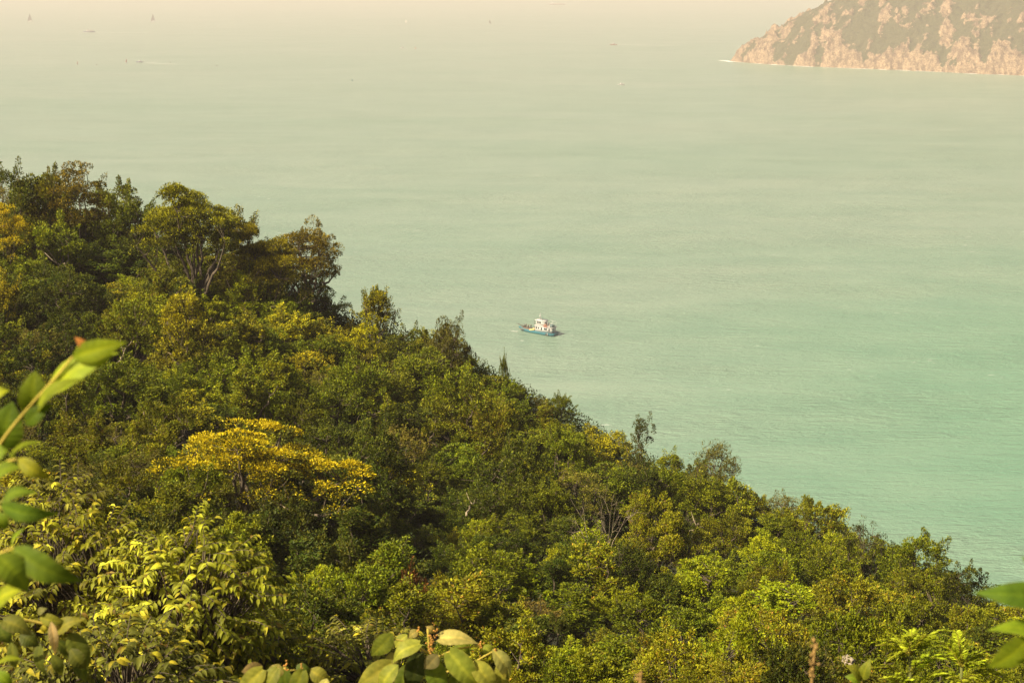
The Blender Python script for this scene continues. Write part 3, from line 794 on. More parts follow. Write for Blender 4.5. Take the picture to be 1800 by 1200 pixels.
# ------------------------------------------------------------------ shrubs and sprays close to the camera
def big_leaf(m, base_p, tip_p, width, roll=0.0, bend=0.18, fold=0.25, heart=0.0, tint=(.1, .12, .015), n=31, wave=0.0, blunt=0.0, lit=None):
    """one broad leaf: a curved, folded blade from its base to its tip"""
    b, t = np.asarray(base_p, float), np.asarray(tip_p, float)
    L = np.linalg.norm(t - b); Ax = (t - b) / L
    ref = np.array([0, -0.75, 0.66]) if lit is None else np.asarray(lit, float)
    S = np.cross(Ax, ref); S = S / max(np.linalg.norm(S), 1e-6); Nn = np.cross(S, Ax)
    c, s_ = math.cos(roll), math.sin(roll)
    S, Nn = S * c + Nn * s_, Nn * c - S * s_
    q = np.linspace(0, 1, n)
    pa, pb_ = 0.75 - 0.38 * heart, 1.25 + 0.05 * heart - 0.6 * blunt
    prof = np.clip(q, 0.004, 1) ** pa * np.clip(1 - q, 0.0, 1) ** pb_
    prof = prof / prof.max()
    prof[0] = 0.06 + 0.5 * heart; prof[-1] = 0.015 + 0.1 * blunt
    width = width * (0.92 if heart else 1.22)
    bow = bend * L * (np.sin(math.pi * q) - 0.0 * q)
    ks = np.linspace(-1, 1, 9); rows, tt = [], []
    for k in ks:
        vein = np.cos(2 * math.pi * (q * 7.5 - 1.6 * abs(k) * (1 - 0.3 * abs(k))))
        lift = fold * abs(k) * prof * width * 0.5 - 0.10 * width * prof * k * k + wave * width * np.sin(q * 9 + k * 2) * abs(k) - 0.013 * width * vein * prof * (abs(k) > 0.1)
        back = -heart * 0.12 * L * abs(k) * (1 - q) ** 4
        rows.append(b + Ax * (q * L + back)[:, None] + S * (k * prof * width * 0.5)[:, None] + Nn * (bow + lift)[:, None])
        edge = np.clip((abs(k) - 0.8) * 3, 0, 1) * (0.5 + 0.5 * np.sin(q * 23 + k * 5 + L * 400))
        base_t = np.asarray(tint, float)[None] * (1 + 0.16 * np.clip(vein, 0, 1) ** 3 * (abs(k) > 0.1) + 0.10 * np.sin(q * 5 + k * 3 + L * 90))[:, None]
        base_t = base_t * (1 - 0.5 * edge[:, None]) + np.array([.16, .10, .03]) * 0.5 * edge[:, None]
        tt.append(base_t * ((1.45, 1.35, 1.2) if abs(k) < 0.1 else (1, 1, 1)))
    G = np.array(rows); tt = np.array(tt).reshape(-1, 3)
    i = np.arange(8)[:, None] * n; j = np.arange(n - 1)[None]
    m.add(G.reshape(-1, 3), np.stack([i + j, i + j + 1, i + n + j + 1, i + n + j], -1).reshape(-1, 4), tint=tt)

# a shrub with glossy drooping leaves in sprays
def drooping_shrub(name, seed, px, py, y, wpx, hpx, label, nshoot=150, leafL=0.10, tint=(.19, .20, .015)):
    rg = np.random.default_rng(seed)
    c = at(px, py, y); w, h = wpx * y / FPX, hpx * y / FPX
    gz = float(ground(c[0], y))
    o = empty(name, (c[0], y, gz))
    cz = c[2] - gz
    tk, cw = MB(), MB()
    D = rnd_dirs(rg, nshoot, -0.5)
    P = D * rg.uniform(0.6, 1.0, nshoot)[:, None] * np.array([w / 2, w / 2, h / 2]) * (1 + 0.25 * noise3(D * 2 + seed))[:, None] + [0, 0, cz]
    forks = [np.array([rg.normal(0, w * .12), rg.normal(0, w * .12), cz * rg.uniform(0.35, 0.7)]) for _ in range(9)]
    for f in forks:
        q = np.linspace(0, 1, 7)[:, None]
        tk.tube(np.array([f[0] * .3, f[1] * .3, -0.3]) * (1 - q) + f * q + np.sin(q * 3.14) * rg.normal(0, .08, 3), np.linspace(.035, .02, 7), 6)
    Bs, As, Ns, Ls, Ts = [], [], [], [], []
    for k in range(nshoot):
        e_ = P[k]; f = min(forks, key=lambda u: np.linalg.norm(u - e_))
        q = np.linspace(0, 1, 7)[:, None]
        line = f * (1 - q) + e_ * q + np.sin(q * 3.14) * np.array([0, 0, 0.12])
        tk.tube(line, np.linspace(.012, .004, 7), 4, cap=False)
        d = unit((D[k] * [1, 1, 0.5] + rg.normal(0, 0.3, 3))[None])[0]
        side = unit(np.cross(d, [0, 0, 1])[None])[0]
        nl = int(rg.integers(8, 13)); Lsh = leafL * rg.uniform(2.0, 3.0)
        sh_t = rg.lognormal(0, 0.3)
        pts = np.array([e_ + d * Lsh * u - np.array([0, 0, 0.22 * Lsh * u * u]) for u in np.linspace(0, 1, 5)])
        tk.tube(pts, np.linspace(.004, .002, 5), 4, cap=False)
        for i_ in range(nl):
            u = (i_ + 0.5) / nl
            pb = e_ + d * Lsh * u - np.array([0, 0, 0.22 * Lsh * u * u])
            sgn = 1 if i_ % 2 else -1
            a_ = d * 0.55 + side * sgn * rg.uniform(0.5, 0.9) + np.array([0, 0, -rg.uniform(0.25, 0.9)])
            Bs.append(pb); As.append(a_); Ls.append(leafL * rg.uniform(0.7, 1.2) * (1 - 0.25 * abs(u - 0.5)))
            Ns.append(np.array([rg.normal(0, .25), rg.normal(-.25, .25), 1.0]) - 0.3 * side * sgn)
            young = u > 0.75 and rg.uniform() < 0.5
            Ts.append(np.array((.30, .27, .02) if young else (.20, .14, .03) if rg.uniform() < .03 else tint) * sh_t * rg.lognormal(0, 0.32) * (0.75 if rg.uniform() < 0.4 else 1.0))
    Bs, As, Ns, Ls, Ts = map(np.array, (Bs, As, Ns, Ls, Ts))
    # blade of three segments, folded and recurved
    A_ = unit(As); S = unit(np.cross(A_, Ns)); Nn = np.cross(S, A_)
    qs = [(0, 0.04), (0.3, 0.85), (0.62, 0.8), (1, 0.02)]
    W = Ls * 0.42; V = []
    for qq, pr in qs:
        ctr = Bs + A_ * (Ls * qq)[:, None] + Nn * (Ls * (0.14 * math.sin(qq * 3.14) - 0.14 * qq * qq))[:, None]
        V += [ctr - S * (W * pr / 2)[:, None] + Nn * (W * pr * .2)[:, None], ctr, ctr + S * (W * pr / 2)[:, None] + Nn * (W * pr * .2)[:, None]]
    V = np.stack(V, 1); k = np.arange(len(Bs))[:, None] * 12
    F = [k + np.array([r_ * 3 + c_, r_ * 3 + c_ + 1, r_ * 3 + c_ + 4, r_ * 3 + c_ + 3]) for r_ in range(3) for c_ in range(2)]
    TT = np.repeat(Ts, 12, 0)
    cw.add(V.reshape(-1, 3), np.concatenate(F), tint=np.clip(TT, .005, .6))
    tk.build('stems', BARK, o, True)['kind'] = 'stuff'
    cw.build('foliage', BIGLEAF, o, True)
    return tag(o, label, 'shrub', None)
drooping_shrub('glossy_shrub', 1, 110, 1040, 12.5, 330, 330, 'glossy shrub of drooping yellow-green leaves behind the blurred leafy branch', 400)
drooping_shrub('glossy_shrub', 2, 330, 1075, 12.0, 320, 320, 'glossy drooping-leaved shrub reaching furthest out over the slope, below the golden canopy', 440)
drooping_shrub('glossy_shrub', 3, 455, 1150, 13.5, 170, 170, 'smaller glossy drooping-leaved shrub downhill of its two taller fellows', 130)
drooping_shrub('glossy_shrub', 4, 190, 1215, 10.0, 380, 200, 'lowest glossy shrub, dark and shaded under the two tall drooping ones', 210, leafL=0.11, tint=(.10, .11, .016))
drooping_shrub('glossy_shrub', 5, 640, 1170, 13.5, 240, 120, 'low glossy shrub between the two clumps of large heart-shaped leaves', 160, leafL=0.095, tint=(.13, .13, .018))
drooping_shrub('glossy_shrub', 6, 90, 920, 14.5, 220, 150, 'pale glossy shrub uppermost of the drooping ones at the edge of view', 160, leafL=0.11, tint=(.19, .17, .025))

# sprays of broad leaves very near the camera; every leaf given by base, tip and width in pixels and its distance
def spray(name, leaves, stems, label, cat='branch', foot=None, group=None):
    ys = [l[5] for l in leaves]; y0 = float(np.mean(ys))
    org = np.array(foot if foot is not None else at(stems[0][0][0], stems[0][0][1], stems[0][0][2]))
    o = empty(name, tuple(org))
    for st in stems:
        rad = st[-1]; P = np.array([at(a, b_, c_) if isinstance(a, (int, float)) else np.array(a) for a, b_, c_ in st[:-1]])
        if foot is not None and st is stems[0]: P = np.concatenate([[np.array(foot) - [0, 0, 0.2]], (np.array(foot) * 0.4 + P[0] * 0.6 + [0, 0, 0.2])[None], P])
        q = np.linspace(0, len(P) - 1, 6 * len(P)); 
        P2 = np.stack([np.interp(q, range(len(P)), P[:, k]) for k in range(3)], -1)
        for _ in range(4): P2[1:-1] = (P2[:-2] + 2 * P2[1:-1] + P2[2:]) / 4
        m = MB(); m.tube(P2 - org, np.linspace(rad, rad * 0.55, len(P2)), 7)
        m.build('stem', STEM, o, True)
    for l in leaves:
        bx, by, tx, ty, wp, y, tint, *rest = l
        opt = rest[0] if rest else {}
        dz = opt.pop('dy', 0.0)
        m = MB()
        big_leaf(m, at(bx, by, y) - org, at(tx, ty, y + dz) - org, wp * y / FPX, tint=tint, **opt)
        m.build('leaf', BIGLEAF, o, True)
    return tag(o, label, cat, group)
G1, G2, G3, G4 = (.16, .21, .010), (.10, .15, .009), (.25, .29, .012), (.075, .12, .009)
fz = float(ground(-0.75, 1.75))
spray('leafy_branch', [
    (128, 627, 224, 600, 34, 1.70, G3, dict(roll=-0.5, bend=0.10)),
    (84, 690, 208, 620, 44, 1.71, G3, dict(roll=0.05, bend=0.14, blunt=0.3)),
    (58, 735, 62, 652, 44, 1.73, G1, dict(roll=-0.3, blunt=0.7)),
    (62, 728, 152, 664, 30, 1.68, G1, dict(roll=0.4)),
    (45, 745, 95, 708, 26, 1.68, G2, dict(roll=-0.3)),
    (154, 613, 131, 592, 13, 1.70, (.50, .20, .05), dict(bend=0.05)),
    (6, 790, 22, 706, 55, 1.75, G2, dict(roll=-0.3, blunt=0.5)),
    (-20, 700, 18, 686, 24, 1.9, G3),
    (12, 812, 78, 777, 24, 1.70, G1, dict(roll=0.7)),
    (32, 806, 91, 840, 25, 1.66, (.22, .21, .014), dict(roll=-0.4, bend=0.25)),
    (-12, 838, 40, 822, 34, 1.68, G2, dict(roll=0.4)),
    (-8, 800, 14, 790, 26, 1.66, G1),
    (0, 893, 68, 866, 34, 1.66, G4, dict(roll=0.5, bend=0.25)),
    (2, 888, 108, 902, 30, 1.64, G4, dict(roll=-0.6, bend=0.25)),
    (34, 892, 72, 917, 18, 1.66, G3, dict(roll=0.3)),
    (-4, 900, 12, 932, 24, 1.66, G2),
    (22, 972, 44, 928, 28, 1.62, G1, dict(roll=0.9)),
    (24, 962, 150, 1022, 46, 1.60, G4, dict(roll=-0.5, bend=0.22)),
    (-6, 975, 50, 1042, 50, 1.58, G2, dict(roll=0.4)),
    (-10, 1070, 38, 1036, 46, 1.75, G3, dict(roll=0.5, blunt=0.3)),
], [[(-60, 1120, 1.75), (-30, 900, 1.74), (-14, 800, 1.72), (20, 752, 1.72), (60, 705, 1.72), (100, 662, 1.70), (128, 627, 1.70), .0028],
    [(-14, 890, 1.70), (10, 893, 1.66), (34, 892, 1.65), .002], [(-20, 985, 1.64), (8, 968, 1.62), (24, 962, 1.60), .002], [(-20, 830, 1.70), (12, 810, 1.70), (34, 806, 1.67), .002],
    [(-40, 1085, 1.75), (-10, 1070, 1.75), .002]],
    'blurred sunlit branch of broad glossy leaves with one orange young leaf, close by', foot=(-1.25, 1.6, float(ground(-1.25, 1.6))))
T1, T2, T3, TAN = (.13, .14, .02), (.075, .09, .012), (.20, .19, .022), (.5, .34, .16)
spray('drooping_branch', [
    (70, 1085, 116, 1092, 20, 3.4, T3, dict(roll=-0.4)), (100, 1108, 154, 1088, 34, 3.4, T3, dict(roll=0.2, heart=0.6, wave=0.06)),
    (90, 1092, 97, 1150, 15, 3.35, TAN, dict(roll=0.4)), (122, 1112, 156, 1178, 34, 3.4, T1, dict(roll=0.3, bend=0.1)), (128, 1108, 163, 1168, 30, 3.45, T1, dict(roll=-0.4)),
    (124, 1140, 153, 1176, 26, 3.35, T1, dict(roll=-0.2)), (98, 1125, 124, 1165, 24, 3.4, T2, dict(roll=0.8)), (70, 1130, 84, 1188, 22, 3.4, T2, dict(roll=-0.5)),
    (92, 1150, 110, 1188, 18, 3.45, T2, dict(roll=0.3)), (125, 1155, 152, 1200, 22, 3.45, T2, dict(roll=0.5)), (5, 1090, 58, 1118, 42, 3.0, T1, dict(roll=0.3, heart=0.4)),
    (0, 1095, 18, 1130, 36, 3.0, T2, dict(roll=-0.4)), (20, 1128, 28, 1176, 18, 3.2, T1, dict(roll=0.2)), (35, 1115, 70, 1135, 26, 3.3, T2),
    (66, 1078, 84, 1068, 12, 3.4, (.12, .12, .03)), (75, 1098, 80, 1112, 10, 3.38, (.42, .34, .03)), (-5, 1165, 44, 1160, 14, 2.6, G3, dict(roll=0.5)), (-5, 1180, 24, 1205, 24, 2.6, G1, dict(roll=-0.3)),
], [[(-60, 1150, 3.4), (-10, 1098, 3.3), (40, 1088, 3.38), (90, 1098, 3.4), (128, 1110, 3.4), .006], [(-30, 1180, 2.7), (0, 1168, 2.6), .004]],
    'branch of drooping heart-shaped leaves with a few withered tan ones, below the blurred branch', foot=(-2.3, 3.2, float(ground(-2.3, 3.2))))
P1, P2_, P3_, PALE = (.25, .25, .035), (.18, .20, .022), (.11, .14, .014), (.36, .32, .09)
def buds(o, pts, y, tint, r):
    m = MB(); org = np.array(o.location)
    rg = np.random.default_rng(int(pts[0][0]))
    for (a, b_, spread, k) in pts:
        for _ in range(k):
            m.ball(at(a + rg.normal(0, spread * .35), b_ + rg.normal(0, spread), y) - org, r * rg.uniform(.6, 1.2), 6, 5)
    ob = m.build('flower_spike', BUD, o, True); ob['kind'] = 'stuff'
STALKM = paint('dry_seed_stalk', (.22, .13, .03), 0.8, var=0.3, scale=60)
BUD = paint('orange_buds', (.36, .17, .02), 0.7, var=0.35, scale=60)
lp = spray('large_leaved_plant', [
    (773, 1121, 843, 1132, 40, 5.0, PALE, dict(roll=0.35, heart=0.7, bend=0.14)), (690, 1113, 652, 1152, 30, 5.0, P2_, dict(roll=0.4, bend=0.2)), (738, 1131, 690, 1166, 38, 4.9, P1, dict(roll=-0.3, heart=0.5, bend=0.25)),
    (688, 1165, 626, 1206, 46, 4.9, P1, dict(roll=0.3, bend=0.2, heart=0.4)), (735, 1150, 716, 1222, 46, 4.95, (.045, .055, .012), dict(roll=0.3, heart=0.6)), (790, 1146, 850, 1215, 52, 4.9, P2_, dict(roll=-0.2, heart=0.6, bend=0.15)),  # darkest tint here has that leaf's shade painted in
    (832, 1164, 872, 1225, 44, 4.9, P1, dict(roll=0.2, heart=0.4)), (866, 1140, 893, 1200, 30, 5.0, PALE, dict(roll=0.5)), (758, 1162, 778, 1230, 46, 4.95, P3_, dict(roll=0.1, heart=0.6)),
    (700, 1168, 672, 1222, 34, 4.85, P2_, dict(roll=-0.5, bend=0.2)), (716, 1115, 694, 1138, 18, 5.1, P1), (765, 1110, 748, 1100, 12, 5.1, (.25, .2, .05)), (700, 1150, 676, 1160, 22, 5.0, PALE, dict(roll=.7)),
    (800, 1130, 826, 1152, 24, 5.1, P3_), (720, 1170, 700, 1230, 40, 5.0, P3_, dict(heart=.5)), (800, 1180, 812, 1235, 40, 5.0, P3_, dict(heart=.5)), (850, 1135, 866, 1150, 18, 5.1, P2_),
    (655, 1190, 640, 1225, 26, 4.9, P2_), (770, 1150, 745, 1175, 24, 4.9, (.24, .21, .08), dict(roll=.4)), (880, 1160, 884, 1215, 24, 5.0, P1), (735, 1108, 718, 1120, 14, 5.0, (.2, .17, .04)),
], [[(760, 1330, 5.1), (758, 1230, 5.1), (757, 1160, 5.05), (752, 1105, 5.05), .010], [(757, 1160, 5.05), (800, 1140, 5.0), (845, 1134, 5.0), .005], [(757, 1150, 5.05), (720, 1128, 5.0), (690, 1122, 5.0), .005], [(757, 1190, 5.05), (830, 1165, 5.0), (870, 1142, 5.0), .005]],
    'larger clump of big pale heart-shaped leaves with orange flower spikes at the bottom edge', 'plant', foot=(*at(760, 1330, 5.1)[:2], float(ground(*at(760, 1330, 5.1)[:2]))))
buds(lp, [(757, 1132, 8, 30), (765, 1110, 6, 12), (845, 1133, 5, 12), (735, 1106, 5, 10), (870, 1150, 5, 8)], 5.0, None, .004)
sp = spray('large_leaved_plant', [
    (462, 1176, 416, 1222, 42, 4.6, P1, dict(roll=0.3, heart=0.5, bend=.15)), (488, 1174, 468, 1228, 38, 4.6, P2_, dict(roll=-0.3, heart=0.5)), (532, 1178, 514, 1232, 38, 4.6, P2_, dict(roll=0.2, heart=0.6)), (545, 1176, 582, 1196, 26, 4.7, P1, dict(roll=-0.4)),
    (462, 1170, 424, 1180, 24, 4.7, (.26, .2, .07), dict(roll=.5)), (490, 1166, 476, 1192, 26, 4.65, PALE, dict(roll=.6)), (520, 1170, 548, 1182, 16, 4.7, P3_), (500, 1172, 502, 1222, 30, 4.7, P3_, dict(roll=.1, heart=.4)), (575, 1192, 566, 1222, 20, 4.6, PALE),
], [[(500, 1300, 4.7), (498, 1230, 4.7), (500, 1172, 4.7), .008], [(500, 1178, 4.7), (545, 1177, 4.7), .004]],
    'smaller clump of big heart-shaped leaves just showing at the bottom edge', 'plant', foot=(*at(500, 1300, 4.7)[:2], float(ground(*at(500, 1300, 4.7)[:2]))))
buds(sp, [(503, 1170, 5, 12), (530, 1174, 4, 8)], 4.68, None, .0035)
spray('leafy_branch', [
    (1845, 1048, 1710, 1041, 42, 1.7, (.075, .12, .010), dict(roll=0.3, bend=0.12)), (1850, 1130, 1733, 1108, 40, 1.7, G1, dict(roll=-0.5)), (1806, 1122, 1734, 1172, 44, 1.75, G1, dict(roll=0.5)),
    (1845, 1160, 1800, 1175, 34, 1.75, G4), (1830, 1010, 1794, 976, 16, 1.6, G4, dict(roll=.4)), (1850, 1075, 1790, 1068, 24, 1.75, G4),
], [[(1960, 1300, 1.75), (1900, 1160, 1.74), (1850, 1120, 1.72), (1806, 1122, 1.75), .003], [(1900, 1160, 1.74), (1880, 1080, 1.72), (1845, 1045, 1.7), (1830, 1010, 1.6), .003]],
    'blurred pointed green leaves entering at the seaward edge of view, close by', foot=(1.25, 1.6, float(ground(1.25, 1.6))))
spray('young_shoot', [
    (1516, 1192, 1531, 1155, 26, 4.2, (.14, .15, .014), dict(roll=.3, heart=.3)), (1514, 1194, 1486, 1168, 26, 4.2, (.17, .18, .016), dict(roll=-.4)), (1514, 1196, 1484, 1188, 18, 4.2, G2),
], [[(1520, 1290, 4.2), (1516, 1230, 4.2), (1515, 1193, 4.2), .005]],
    'young shoot with two upright broad leaves beside the feathery plant', 'plant', foot=(*at(1520, 1290, 4.2)[:2], float(ground(*at(1520, 1290, 4.2)[:2]))))

GREENSTEM = bark_mat('green_stem', (.06, .075, .012), (.13, .13, .02))
# feathery, twice-pinnate plant
def feathery(name, cx_, cy_, y, tips, label, seed):
    rg = np.random.default_rng(seed)
    c = at(cx_, cy_, y); foot = np.array([c[0], y, float(ground(c[0], y))])
    o = empty(name, tuple(foot))
    m = MB()
    q = np.linspace(0, 1, 8)[:, None]
    m.tube((foot - [0, 0, .2]) * (1 - q) + c * q + np.sin(q * 3.14) * [.04, 0, 0] - foot, np.linspace(.016, .007, 8), 7)
    m.build('stem', GREENSTEM, o, True)
    for k, (tx, ty, start) in enumerate(tips):
        cw = MB()
        s0 = c + (foot - c) * start * 0.25
        e_ = at(tx, ty, y + rg.normal(0, .12)); L = np.linalg.norm(e_ - s0)
        u = np.linspace(0, 1, 12)[:, None]
        line = s0 * (1 - u) + e_ * u + np.sin(u * 3.14) * [0, 0, 0.16 * L]
        cw.tube(line - foot, np.linspace(.0045, .0015, 12), 5, tint=(.2, .17, .02))
        d = unit((e_ - s0)[None])[0]; sd_ = unit(np.cross(d, [0, 0.6, 0.8])[None])[0]
        Bs, As, Lf = [], [], []
        def feather(ln, dd, ss, Lq, nq):
            for i_ in range(nq):
                f_ = 0.14 + 0.86 * i_ / (nq - 1)
                pb = ln[0] + (ln[-1] - ln[0]) * f_ + np.array([0, 0, .16 * Lq * math.sin(3.14 * f_)])
                for sg in (-1, 1):
                    Bs.append(pb - foot); As.append(dd * 0.8 + ss * sg + rg.normal(0, .12, 3) - [0, 0, .15]); Lf.append(Lq * (0.26 - 0.13 * f_ ** 2))
        feather(line, d, sd_, L, 20)
        for u0, sg in ((0.25, 1), (0.32, -1), (0.5, 1), (0.56, -1)):
            pd = unit((d * 0.8 + sd_ * sg * 0.7 + rg.normal(0, .1, 3))[None])[0]; pl = L * 0.5
            b0 = line[int(u0 * 11)]
            cw.tube(np.array([b0, b0 + pd * pl * .5 + [0, 0, .16 * pl], b0 + pd * pl]) - foot, [.003, .002, .001], 4, cap=False, tint=(.2, .18, .02))
            feather(np.array([b0, b0 + pd * pl]), pd, unit(np.cross(pd, [0, 0.6, 0.8])[None])[0], pl, 14)
        nB = len(Bs); T = np.array((.28, .32, .013)) * rg.lognormal(0, .22, (nB, 1))
        leaf_faces(cw, np.array(Bs), np.array(As), np.tile([0, -.4, .9], (nB, 1)) + rg.normal(0, .25, (nB, 3)), np.array(Lf), np.array(Lf) * 0.26, T)
        cw.build('frond', LEAF, o)
    return tag(o, label, 'plant')
feathery('feathery_plant', 1600, 1152, 6.0, [(1543, 1134, 0), (1562, 1160, 0), (1570, 1122, 0), (1592, 1118, 0), (1603, 1106, 0), (1632, 1116, 0), (1638, 1126, 0), (1545, 1172, .3), (1655, 1158, .2), (1560, 1190, .5), (1660, 1185, .5), (1600, 1195, .4), (1630, 1172, .3), (1578, 1180, .4)],
         'taller feathery-leaved plant with fern-like yellow-green fronds at the bottom edge', 1)
feathery('feathery_plant', 1690, 1172, 6.6, [(1652, 1128, 0), (1681, 1110, 0), (1640, 1190, .2), (1720, 1168, 0), (1745, 1180, 0), (1735, 1150, 0), (1700, 1140, 0), (1665, 1155, 0), (1770, 1195, .2), (1690, 1200, .3), (1660, 1172, .2)],
         'shorter feathery-leaved plant spreading towards the seaward edge of view', 2)
# two blurred seed stalks
def stalk(px, top, y, label):
    p = at(px, top, y); foot = np.array([p[0] - 0.03, y + 0.05, float(ground(p[0], y))])
    q = np.linspace(0, 1, 10)[:, None]
    m = MB(); m.tube((foot - [0, 0, .1]) * (1 - q) + p * q - foot, np.linspace(.0035, .002, 10), 6)
    rg = np.random.default_rng(int(px)); dn = unit((foot - p)[None])[0]
    for k in range(36): m.ball(p + dn * rg.uniform(0, .075) - foot + rg.normal(0, .0035, 3), .0028 * rg.uniform(.6, 1.1), 6, 5)
    o = m.build('seed_stalk', STALKM, None, True); o.location = foot
    return tag(o, label, 'plant')
stalk(1433, 1125, 2.2, 'blurred upright orange seed stalk above the pale boulder')
stalk(1126, 1183, 2.2, 'blurred stub of a brown seed stalk just showing at the bottom edge')
# pale boulder in the scrub
m = MB(); p = at(1491, 1160, 28.0)
m.ball((0, 0, 0), (.13, .18, .10), 22, 15, noise=0.5, seed=3)
o = m.build('boulder', BOULDER, smooth=False); o.location = p
tag(o, 'pale weathered boulder showing through the low scrub', 'boulder')

# ------------------------------------------------------------------ boats
TEAL = paint('teal_hull_paint', (.0005, .105, .135), 0.7, var=0.18, scale=0.8)
CREAM = paint('weathered_white_paint', (.44, .43, .41), 0.5, var=0.08)
DECKP = paint('deck_paint', (.14, .10, .07), 0.8)
GLASS = paint('dark_window', (.02, .03, .035), 0.15)
RUST = paint('orange_red_paint', (.36, .09, .04), 0.6)
NETS = paint('straw_netting', (.62, .42, .16), 0.9, var=0.3, scale=4)
DARKP = paint('dark_gear', (.055, .045, .035), 0.7)
CANVAS = paint('teal_grey_canvas', (.05, .10, .105), 0.8)
METAL = paint('grey_metal', (.30, .30, .29), 0.4, 0.5)
SAILD = paint('grey_sail', (.012, .012, .02), 0.9)
GREYH = paint('grey_topsides', (.22, .22, .23), 0.5)
OFFW = paint('greyed_white_paint', (.36, .34, .34), 0.6)
SAILW = paint('white_sail', (.34, .32, .30), 0.8)
SAILR = paint('red_sail', (.55, .03, .02), 0.7)
SKIN = paint('skin', (.42, .25, .16), 0.6)
CLOTH1, CLOTH2, CLOTH3 = paint('dark_jacket', (.04, .042, .05), 0.85), paint('brown_jacket', (.09, .065, .045), 0.85), paint('grey_trousers', (.06, .055, .055), 0.85)
HAIR = paint('black_hair', (.012, .01, .009), 0.6)
WHITEP = paint('white_gelcoat', (.42, .41, .40), 0.35, var=0.05)
BLUEP = paint('navy_hull', (.02, .035, .09), 0.4)
REDP = paint('red_hull', (.16, .07, .055), 0.5)

def hull(m, L, B, free, draft=0.6, sheer=0.5, transom=0.85, n=15, full=0.35):
    """a lofted hull, bow towards +x; returns deck height function"""
    rings = []
    for k in range(n):
        q = k / (n - 1); x = -L / 2 + L * q
        bw = B / 2 * (transom + (1 - transom) * min(q / 0.3, 1)) * (1 if q < 1 - full else max(0.03, 1 - ((q - 1 + full) / full) ** 2.1))
        top = free + sheer * max(0, (q - 0.35) / 0.65) ** 2 + 0.15 * sheer * max(0, 0.2 - q) * 5
        keel = -draft * (1 - 0.8 * max(0, (q - 0.7) / 0.3) ** 2)
        xo = 0.06 * L * max(0, (q - 0.8) / 0.2) ** 2
        rings.append([(x + xo, bw, top), (x + xo * .6, bw * 0.95, top * 0.45), (x, bw * 0.78, -0.1), (x, bw * 0.25, keel), (x, -bw * 0.25, keel), (x, -bw * 0.78, -0.1), (x + xo * .6, -bw * 0.95, top * 0.45), (x + xo, -bw, top)])
    m.loft(rings)

